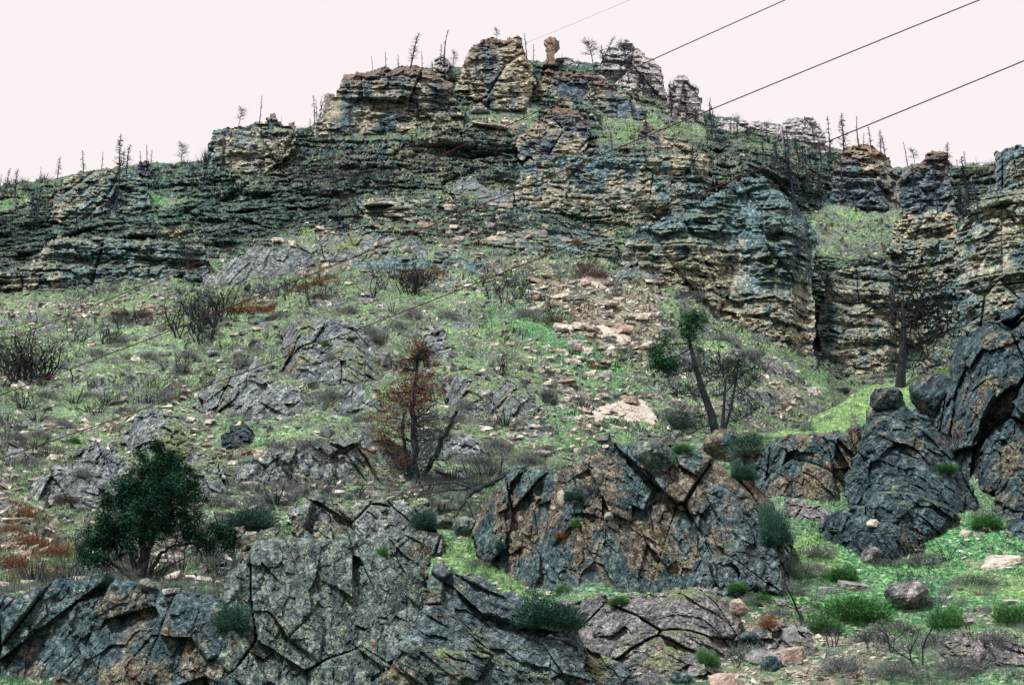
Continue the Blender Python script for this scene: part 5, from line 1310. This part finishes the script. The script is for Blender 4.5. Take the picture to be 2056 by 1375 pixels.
# ---- the scorched conifer with red needles, left of centre
r = np.random.default_rng(13)
base = np.array(on_rock(828, 992)) + np.array([0, .2, 0])
st = empty('scorched_tree', tuple(base)); tag(st, 'scorched conifer keeping sparse rust red needles and a leaning second stem', 'tree')
mb = MB(); tw = MB(); m_ = base[1] / FPX
main = path(base, [(828,1000),(832,950),(830,890),(827,820),(834,760),(838,690)], [.33,.25,.20,.13,.06], mb, r=r)
second = path(base, [(835,985),(862,935),(885,890),(905,850),(917,825)], [.2,.17,.14,.10], mb, r=r)
third = path(base, [(826,960),(812,900),(808,850),(815,820)], [.14,.10,.05], mb, r=r)
path(base, [(820,975),(800,960),(785,955)], [.06,.03], mb, r=r)
mb.build('trunk', M['char'], st)
lim = []
for i in range(74):
    t = r.uniform(.22, 1); q = main[int(t * (len(main) - 1))]
    sgn = r.choice([-1, 1]); wdt = (1.12 - t) * 108 * m_ * r.uniform(.45, 1.1) + .3
    pts, de = wig(r, q, (sgn * (1 if sgn < 0 else .85), r.normal(0, .7), r.uniform(-.1, .45)), wdt, 5, .14)
    tw.tube(pts, np.linspace(.045, .016, 6), 3); lim.append(pts)
    for k in range(7):
        grow(tw, r, pts[int(r.integers(1, 6))], r.normal(0, 1, 3), .65, .02, 1, 3, minr=.011)
for q in second[2:]:
    for k in range(3): grow(tw, r, q, r.normal(0, 1, 3), 1.0, .02, 1, 2, minr=.007)
tw.build('branches', M['twig'], st)
blobs = []
for x, y, rx, ry in [(838,695,26,18),(850,715,26,20),(825,725,30,20),(862,735,24,16),(805,748,24,16),(880,760,26,16),(840,765,34,20),(815,785,36,20),(785,800,26,16),(795,830,30,14),(835,810,30,20),(860,785,30,14),(775,850,24,12),(760,880,26,10),(790,900,30,12),(800,925,24,10),(870,800,22,10),(770,870,30,18),(750,840,24,12),(820,855,24,16),(895,790,18,10),(745,905,22,10),(775,940,24,10)]:
    blobs.append((local(base, [(x, y, r.normal(0, .5))])[0], (rx * m_ * 1.35, rx * m_, ry * m_ * 1.15)))
lm = MB(); lm.tris(leaf_mass(r, blobs, 420, .06, gate=-.06, sc=.35)); lm.build('needles', M['redleaf'], st)

# ---- the tall black snag on the grass spur
r = np.random.default_rng(14)
base = np.array(on(1808, 776)); m_ = base[1] / FPX
bt = empty('black_snag', tuple(base)); tag(bt, 'tall thick black snag on the bright grass spur with one long right limb', 'burnt tree')
mb = MB(); tw = MB()
path(base, [(1808,782),(1810,740),(1813,700),(1815,650),(1812,615),(1814,595)], [.42,.31,.27,.21,.12,.05], mb, sub=2)
mb.build('trunk', M['char'], bt)
for pts, rd in [([(1814,655),(1840,640),(1860,630),(1885,622)], [.14,.09,.04]), ([(1812,645),(1798,625),(1795,608)], [.10,.06,.03]), ([(1815,690),(1840,690),(1865,680),(1900,665)], [.08,.05,.03]), ([(1840,640),(1848,600),(1860,570)], [.06,.04,.02]), ([(1860,630),(1890,640),(1920,650)], [.05,.03,.02]), ([(1813,615),(1830,590),(1850,560)], [.06,.04,.02]), ([(1813,720),(1840,725),(1865,715)], [.05,.03,.02])]:
    Q = path(base, pts, [q_ * 1.6 for q_ in rd], tw, r=r)
    for q in Q[3:]:
        for k in range(2):
            d = r.normal(0, 1, 3); grow(tw, r, q, d, 1.9, .05, 2, 2, w=.25, minr=.016)
tw.build('branches', M['char'], bt)

# ---- bent burnt shrub at left, drawn by hand
base = np.array(on(145, 768)); bs = empty('bent_shrub', tuple(base)); tag(bs, 'bent black stem arching over to the left beside the charred thicket', 'burnt shrub')
mb = MB(); path(base, [(146,772),(146,755),(140,742),(118,738),(100,738),(86,732),(78,746)], [.08,.06,.045,.04], mb, r=r)
for t in ([(146,758),(156,744)], [(143,745),(150,728),(160,722)], [(110,738),(104,728)]): path(base, t, [.03, .015], mb, 4)
mb.build('stems', M['char'], bs)

# ---- fallen dead tree lying between the scorched tree and the dome
base = np.array(on(930, 1040)); m_ = base[1] / FPX
ft = empty('fallen_tree', tuple(base)); tag(ft, 'grey fallen dead tree with bare limbs left of the brown dome', 'fallen tree')
mb = MB(); tw = MB(); r = np.random.default_rng(15)
path(base, [(1018,952,2.5),(985,970,1.5),(950,985,.5),(935,1000,0),(915,1035,-.5),(895,1050,-.8)], [.17,.15,.13,.09,.06], mb, r=r)
for pts in ([(1010,958,2),(960,978,1),(925,982,.5),(880,985,0),(850,992,0),(835,1002,0)], [(960,985,.8),(915,968,.5),(880,970,0),(845,975,0)], [(935,1000,0),(950,1030,-.6),(955,1060,-1)], [(925,1020,0),(890,1025,0),(868,1010,0)], [(985,970,1),(975,940,1),(965,905,1)], [(950,985,.5),(940,955,.6),(930,930,.6)], [(1000,962,2),(1005,940,2),(1010,915,2)], [(780,1018,0),(800,1008,0),(830,995,0),(845,992,0)]):
    Q = path(base, pts, [.085, .06, .035], tw, r=r, k=4)
    for q in Q[3::2]:
        grow(tw, r, q, r.normal(0, 1, 3), .7, .026, 1, 3, minr=.012)
mb.build('trunk', M['bark'], ft); tw.build('branches', M['twig'], ft)

# ---- small white log and the black log
base = np.array(on(1485, 1238)); o = empty('broken_log', tuple(base)); tag(o, 'thin grey broken log with a white upright stub below the brown dome', 'log')
mb = MB(); path(base, [(1464,1232,0),(1490,1242,0),(1512,1247,0)], [.05,.045,.03], mb, r=r); mb.build('stem', M['bleached'], o)
mb = MB(); path(base, [(1466,1250,0),(1465,1225,0)], [.05, .035], mb, r=r); mb.build('stub', NT_white if 0 else M['bleached'], o)
base = np.array(on(1920, 985)); o = empty('black_log', tuple(base)); tag(o, 'short thick black log leaning on the slanted rock slab', 'log')
mb = MB(); path(base, [(1892,962,-1.2),(1920,980,-1.2),(1946,1003,-1.2)], [.2,.24,.2], mb, k=9, r=r); mb.build('stem', M['char'], o)
# ------------------------------------------------------------------ slabs and boulders one can point at
_nu, _nv = 30, 18
_th = np.linspace(0, 2 * math.pi, _nu, endpoint=False); _ph = np.linspace(-math.pi / 2 + .09, math.pi / 2 - .09, _nv)
_D = np.array([(math.cos(p) * math.cos(t), math.cos(p) * math.sin(t), math.sin(p)) for p in _ph for t in _th] + [(0, 0, -1), (0, 0, 1)])
_F4 = np.array([(a * _nu + i, a * _nu + (i + 1) % _nu, (a + 1) * _nu + (i + 1) % _nu, (a + 1) * _nu + i) for a in range(_nv - 1) for i in range(_nu)])
_F3 = np.array([((i + 1) % _nu, i, _nu * _nv) for i in range(_nu)] + [((_nv - 1) * _nu + i, (_nv - 1) * _nu + (i + 1) % _nu, _nu * _nv + 1) for i in range(_nu)])
def boulder(px, py, wd, ht, mat, label, seed, flat=.5, tilt=.0, ang=0.0, group=None, S=None, cat='boulder', name='boulder'):
    """an angular block: a ball cut by random fracture planes; slabs are cut by two close parallel planes"""
    P = np.array(on_rock(px, py + ht * .45)); mp = P[1] / FPX
    r = np.random.default_rng(seed)
    w, h = wd * mp, ht * mp
    rad = np.full(len(_D), 1.05)
    for k in range(13 if flat < .6 else 11):
        n = r.normal(0, 1, 3)
        if flat < .6: n[2] *= .35
        n /= np.linalg.norm(n); c = _D @ n
        rad = np.minimum(rad, np.where(c > .05, r.uniform(.62, .95) / np.maximum(c, .05), 9))
    V = _D * rad[:, None]
    if flat < .6:
        zt = r.uniform(.45, .6); V[:, 2] = np.clip(V[:, 2], -zt, zt + .06 * V[:, 0])
        V[:, 2] *= .5 / zt
        V *= np.array([w / 2, w * r.uniform(.4, .55), h * .85])
        V[:, 2] += V[:, 1] * r.uniform(.25, .5) + V[:, 0] * tilt
    else:
        V *= np.array([w / 2, w / 2 * r.uniform(.8, 1.1), h * .62])
    q = V / max(.2, h * .5)
    V = V * (1 + .07 * facet(q + seed, seed)[0] + .05 * facet(q * 2.3 + seed, seed + 3)[0] + .03 * fbm(q * 5, 3, 1))[:, None]
    o = mesh_np(name, V, [_F4, _F3], M[mat])
    o.location = P + np.array([0, 0, (.18 if flat < .6 else .42) * h]); o.rotation_euler.z = ang
    tag(o, label, cat, group)
    return o
CN = dict(slab_tan='pale tan', slab_pink='pinkish', slab_grey='grey')
def lab(what, mt, wd, lo, hi, px, py, x0, x1, y0, y1, where):
    s_ = 'large' if wd > lo + .66 * (hi - lo) else 'small' if wd < lo + .33 * (hi - lo) else 'middle sized'
    v = ['upper', 'middle', 'lower'][min(2, int(3 * (py - y0) / (y1 - y0)))]; h_ = ['left', 'centre', 'right'][min(2, int(3 * (px - x0) / (x1 - x0)))]
    return f'{s_} {CN[mt]} {what} in the {v} {h_} part of {where}'
sd_ = 100
SL = [
 # px, py, width, height, material, label
 
 (1216,607,60,12,'slab_tan','long flat slab under the large pale slab'),(1262,606,34,10,'slab_tan','small flat slab right of the long flat slab'),
 (1186,653,58,12,'slab_pink','thin pink slab edge lowest left of the talus tilted slabs'),(1256,650,46,22,'slab_pink','thick tilted pink block in the talus'),
 (1290,688,70,16,'slab_tan','wide tan slab group at the right of the talus'),(1248,722,50,16,'slab_grey','grey topped slab above the rust ball bush'),
 (1028,690,36,9,'slab_tan','thin pale slab at the left side of the green gully'),(1076,703,26,9,'slab_tan','small pale slab in the upper green gully'),
 (1104,716,28,10,'slab_tan','oval pale slab in the middle of the green gully'),(1161,690,22,18,'slab_pink','small upright pinkish block by the gully'),
 (1150,812,26,12,'slab_tan','pale slab left of the big tan slab'),(1128,815,30,9,'slab_tan','flat pale slab two slabs left of the big tan slab'),(1140,798,26,8,'slab_tan','thin pale slab above the two small slabs'),
 (1208,791,40,12,'slab_tan','flat pale slab above the left end of the big tan slab'),(1268,794,44,18,'slab_pink','pinkish block on the upper side of the big tan slab'),
 
 (1092,905,42,14,'slab_grey','pale grey low rock in the lower gully'),
 (88,609,56,22,'slab_tan','largest tan slab at the upper left of the slope'),(32,620,24,10,'slab_tan','small tan slab left of the largest left slab'),(10,600,36,14,'slab_grey','grey block at the left edge under the cliff'),
 (166,622,24,8,'slab_tan','pale slab right of the largest left slab'),(190,626,22,7,'slab_tan','thin pale slab right end of the left slab row'),
 (306,613,38,9,'slab_pink','pink slab among the brown brush'),(320,656,40,14,'slab_grey','low grey block below the pink slab'),
 (486,703,48,20,'slab_grey','oval grey slab with thick edge on the left slope'),(470,670,34,7,'slab_tan','thin tan slab above the oval grey slab'),(516,658,32,8,'slab_tan','thin tan slab upper right of the oval grey slab'),
 (448,722,32,7,'slab_tan','narrow tan slab below the oval grey slab'),(430,705,30,9,'slab_grey','low grey slab left of the oval grey slab'),(536,601,40,12,'slab_grey','grey slab amid the rust strip'),
 (660,591,48,14,'slab_grey','dark edged grey boulder right of the rust strip'),(685,607,22,7,'slab_grey','small grey slab under the dark edged boulder'),(702,568,24,8,'slab_tan','small pale slab at the rust strip end'),
 (557,478,34,12,'slab_tan','bright tan slab high on the left ledges'),(590,483,24,12,'slab_tan','small bright tan block beside the high tan slab'),
 (283,748,26,7,'slab_tan','thin tan slab in the bright left grass'),(248,796,22,12,'slab_pink','small pink rock in the bright left grass'),(228,806,40,9,'boulder_dark','long dark flat rock next to the small pink rock'),
 (95,818,26,8,'boulder_dark','small dark rock at left above the cable'),(110,772,36,10,'slab_grey','grey flat slab near the bent stem'),(772,705,44,34,'rock_knoll','smooth rounded grey boulder at the right end of the craggy knoll'),
 (820,965,26,20,'slab_grey','pale rock at the foot of the scorched tree'),(935,565,22,9,'slab_grey','round grey rock right of the bright rust brush'),
 (985,530,40,18,'slab_grey','grey block pair below the talus head'),(1005,540,24,16,'slab_grey','small grey block right of the block pair'),(1100,550,34,9,'slab_tan','flat tan slab above the crooked stems'),(1075,595,40,12,'slab_pink','pinkish slab behind the crooked stems'),(1065,618,32,8,'slab_tan','thin tan slab below the crooked stems'),
 (1312,912,84,60,'rock_mid','grey wedge boulder perched on the rim of the brown dome',.9),
 (1450,895,80,62,'rock_dome','reddish brown angular block under the leaning pine',.9),
 (1872,790,96,76,'rock_dark','big rounded boulder on the spur beside the tall dark rock mass',.9),(1782,796,88,40,'rock_dark','dark wedge boulder at the foot of the black snag',.9),
 (1693,783,30,12,'boulder_dark','small dark slab standing in the spur grass',.9),(1632,806,24,12,'slab_grey','small grey rock on the crest of the spur grass'),(1597,853,24,9,'boulder_dark','small flat dark rock on the bright spur'),
 (1748,1118,46,30,'rock_purple','rounded tan boulder under the dark ledge block',.9),(1822,1197,96,58,'rock_purple','rusty grey boulder in the middle of the right grass',.9),
 (1715,1172,70,20,'slab_grey','flat grey slab in the right grass'),(1662,1180,44,22,'slab_grey','pale end of the flat slab pair in the right grass'),(1750,1048,26,16,'slab_tan','small white stone on the dark ledge block',.9),
 (1940,1065,26,12,'slab_tan','white stone in the lush grass at right'),(1958,1070,14,9,'slab_tan','tiny white stone next to the white stone'),(2010,1122,90,22,'slab_tan','long tan slab heap near the right edge'),(1990,1135,50,10,'slab_tan','thin tan slab under the slab heap'),
 (1950,1232,30,14,'slab_grey','upper rock of the small heap at lower right'),(1975,1222,30,20,'boulder_dark','dark rock of the small heap at lower right'),(1945,1246,40,12,'slab_grey','pinkish grey slab of the small heap at lower right'),(2030,1205,50,10,'slab_tan','flat slab right of the small heap'),
 (1570,1206,36,12,'slab_grey','small white slab right of the broken log'),(1606,1226,28,16,'slab_grey','small grey rock right of the white slab'),(1585,1262,40,32,'slab_grey','tilted light grey slab above the pink slab'),
 (1530,1312,84,30,'slab_grey','large grey flat slab in the bottom gravel'),(1590,1305,74,36,'slab_pink','pinkish flat slab right of the large grey slab'),(1400,1332,50,24,'slab_grey','pale leaning slab by the silvery sage bush'),(1450,1362,60,40,'slab_pink','pinkish boulder at the bottom edge'),(1370,1360,50,28,'rock_dark','dark boulder at the bottom left of the pale leaning slab',.9),
 (1482,1214,48,30,'slab_pink','pink rock above the broken log',.9),(1970,1308,36,44,'rock_purple','upright slanted grey stone near the bottom right',.9),(1545,1340,50,34,'rock_dark','dark rock wedged under the pink slab',.9),(1500,1285,50,30,'rock_dark','dark rock left of the tilted light slab',.9),
 (885,1048,50,30,'rock_mid','blocky grey rock at the left end of the fallen tree',.9),(935,1058,44,36,'rock_mid','grey block under the fallen tree against the dome',.9),(1220,1030,22,16,'slab_grey','pale stone cap on the pillar',.9),(300,1170,40,20,'slab_grey','grey stone at the foot of the juniper trunk',.9),(345,1178,40,14,'slab_grey','flat grey stone right of the juniper foot'),
 (350,1085,30,22,'slab_pink','pale rock showing under the juniper limb'),(30,1090,34,16,'slab_pink','pinkish bare rock at the left edge'),(55,1110,30,14,'slab_pink','lower pinkish rock at the left edge'),(1122,1000,20,30,'slab_tan','pale upright stone in the dome',.9),
 (760,405,90,8,'slab_tan','upper thin slab capping the square tan ledge'),(800,415,60,6,'slab_tan','second thin slab capping the square tan ledge'),(795,430,50,7,'slab_tan','tilted pale slab right of the square ledge'),(1020,410,34,14,'slab_pink','upright tan slab leaning at the talus head'),(905,412,34,12,'slab_pink','pinkish block in the row at the talus head'),(870,414,30,12,'slab_grey','grey block in the row at the talus head'),(965,412,24,10,'slab_pink','small pink block in the row at the talus head'),
 (985,253,90,5,'slab_tan','long pale overhanging slab on the summit bench'),(960,226,44,18,'slab_grey','grey blocky rock on the summit bench',.9),(1450,805,24,10,'slab_pink','small pinkish stone by the scree'),(1580,806,16,9,'slab_pink','orange stone at the foot of the scree'),
]
for it in SL:
    sd_ += 1
    boulder(*it[:6], sd_, flat=it[6] if len(it) > 6 else .4, ang=random.Random(sd_).uniform(-.4, .4), tilt=random.Random(sd_ + 5).uniform(-.15, .15),
            name='boulder' if len(it) > 6 else 'flat_stone', cat='boulder' if len(it) > 6 else 'flat stone')
# talus slabs nobody singles out
rr = random.Random(5)
for k in range(110):
    px = rr.uniform(1040, 1335); py = rr.uniform(560, 760)
    if py > 640 + (1335 - px) * .5 + 60 or px < 1040 + (py - 560) * .55: continue
    wd = rr.uniform(16, 50)
    boulder(px, py, wd, wd * rr.uniform(.2, .34), (mt := rr.choice(['slab_tan', 'slab_pink', 'slab_grey', 'slab_tan'])), lab('flat slab', mt, wd, 16, 50, px, py, 1040, 1335, 560, 760, 'the talus'), 300 + k, flat=.4, ang=rr.uniform(-.8, .8), tilt=rr.uniform(-.1, .25), group='talus slabs', name='flat_stone', cat='flat stone')
for k in range(60):
    px = rr.uniform(1060, 1230); py = rr.uniform(690, 900)
    wd = rr.uniform(8, 20)
    boulder(px, py, wd, wd * rr.uniform(.3, .45), (mt := rr.choice(['slab_tan', 'slab_grey', 'slab_tan'])), lab('stone', mt, wd, 8, 20, px, py, 1060, 1230, 690, 900, 'the green gully'), 500 + k, flat=.4, ang=rr.uniform(-.8, .8), group='gully stones', name='flat_stone', cat='flat stone')
for k in range(46):
    px = rr.uniform(740, 1160); py = rr.uniform(400, 500)
    wd = rr.uniform(12, 34)
    boulder(px, py, wd, wd * rr.uniform(.25, .5), (mt := rr.choice(['slab_tan', 'slab_pink', 'slab_grey', 'slab_grey'])), lab('fallen block', mt, wd, 12, 34, px, py, 740, 1160, 400, 500, 'the talus head'), 600 + k, flat=.4, ang=rr.uniform(-.8, .8), tilt=rr.uniform(-.2, .2), group='talus head blocks', name='flat_stone', cat='flat stone')

# ------------------------------------------------------------------ overhead cables
def cable(pts, Ys, rad, label):
    P = np.array([at(x, y, Y) for (x, y), Y in zip(pts, Ys)])
    n = len(P); t = np.linspace(0, n - 1, 90)
    # smooth curve through the points
    Q = np.stack([np.polyval(np.polyfit(P[:, 0], P[:, c], min(3, n - 1)), np.interp(t, range(n), P[:, 0])) for c in range(3)], -1)
    mb = MB(); mb.tube(Q, rad, 6)
    o = mb.build('overhead_cable', M['cable']); tag(o, label, 'cable', None)
def yy(pts, a=30, b=44): return [b + (a - b) * (x + 200) / 2500 for x, _ in pts]
c1 = [(-200,755),(0,690),(400,525),(870,320),(1100,210),(1320,118),(1590,0),(1900,-145)]
c2 = [(-200,860),(0,795),(150,740),(400,640),(880,443),(1420,224),(1700,112),(1970,0),(2200,-95)]
c3 = [(-200,985),(0,918),(400,785),(740,650),(1050,530),(1540,333),(1800,232),(2056,124),(2250,40)]
c4 = [(700,225),(1060,85),(1265,0),(1500,-110)]
cable(c1, yy(c1), .0115, 'uppermost of the three dark cables crossing the mountain')
cable(c2, yy(c2), .0125, 'middle of the three dark cables crossing the mountain')
cable(c3, yy(c3), .0125, 'lowest of the three dark cables crossing the mountain')
cable(c4, yy(c4), .003, 'faint hair thin wire in the sky above the hoodoo')
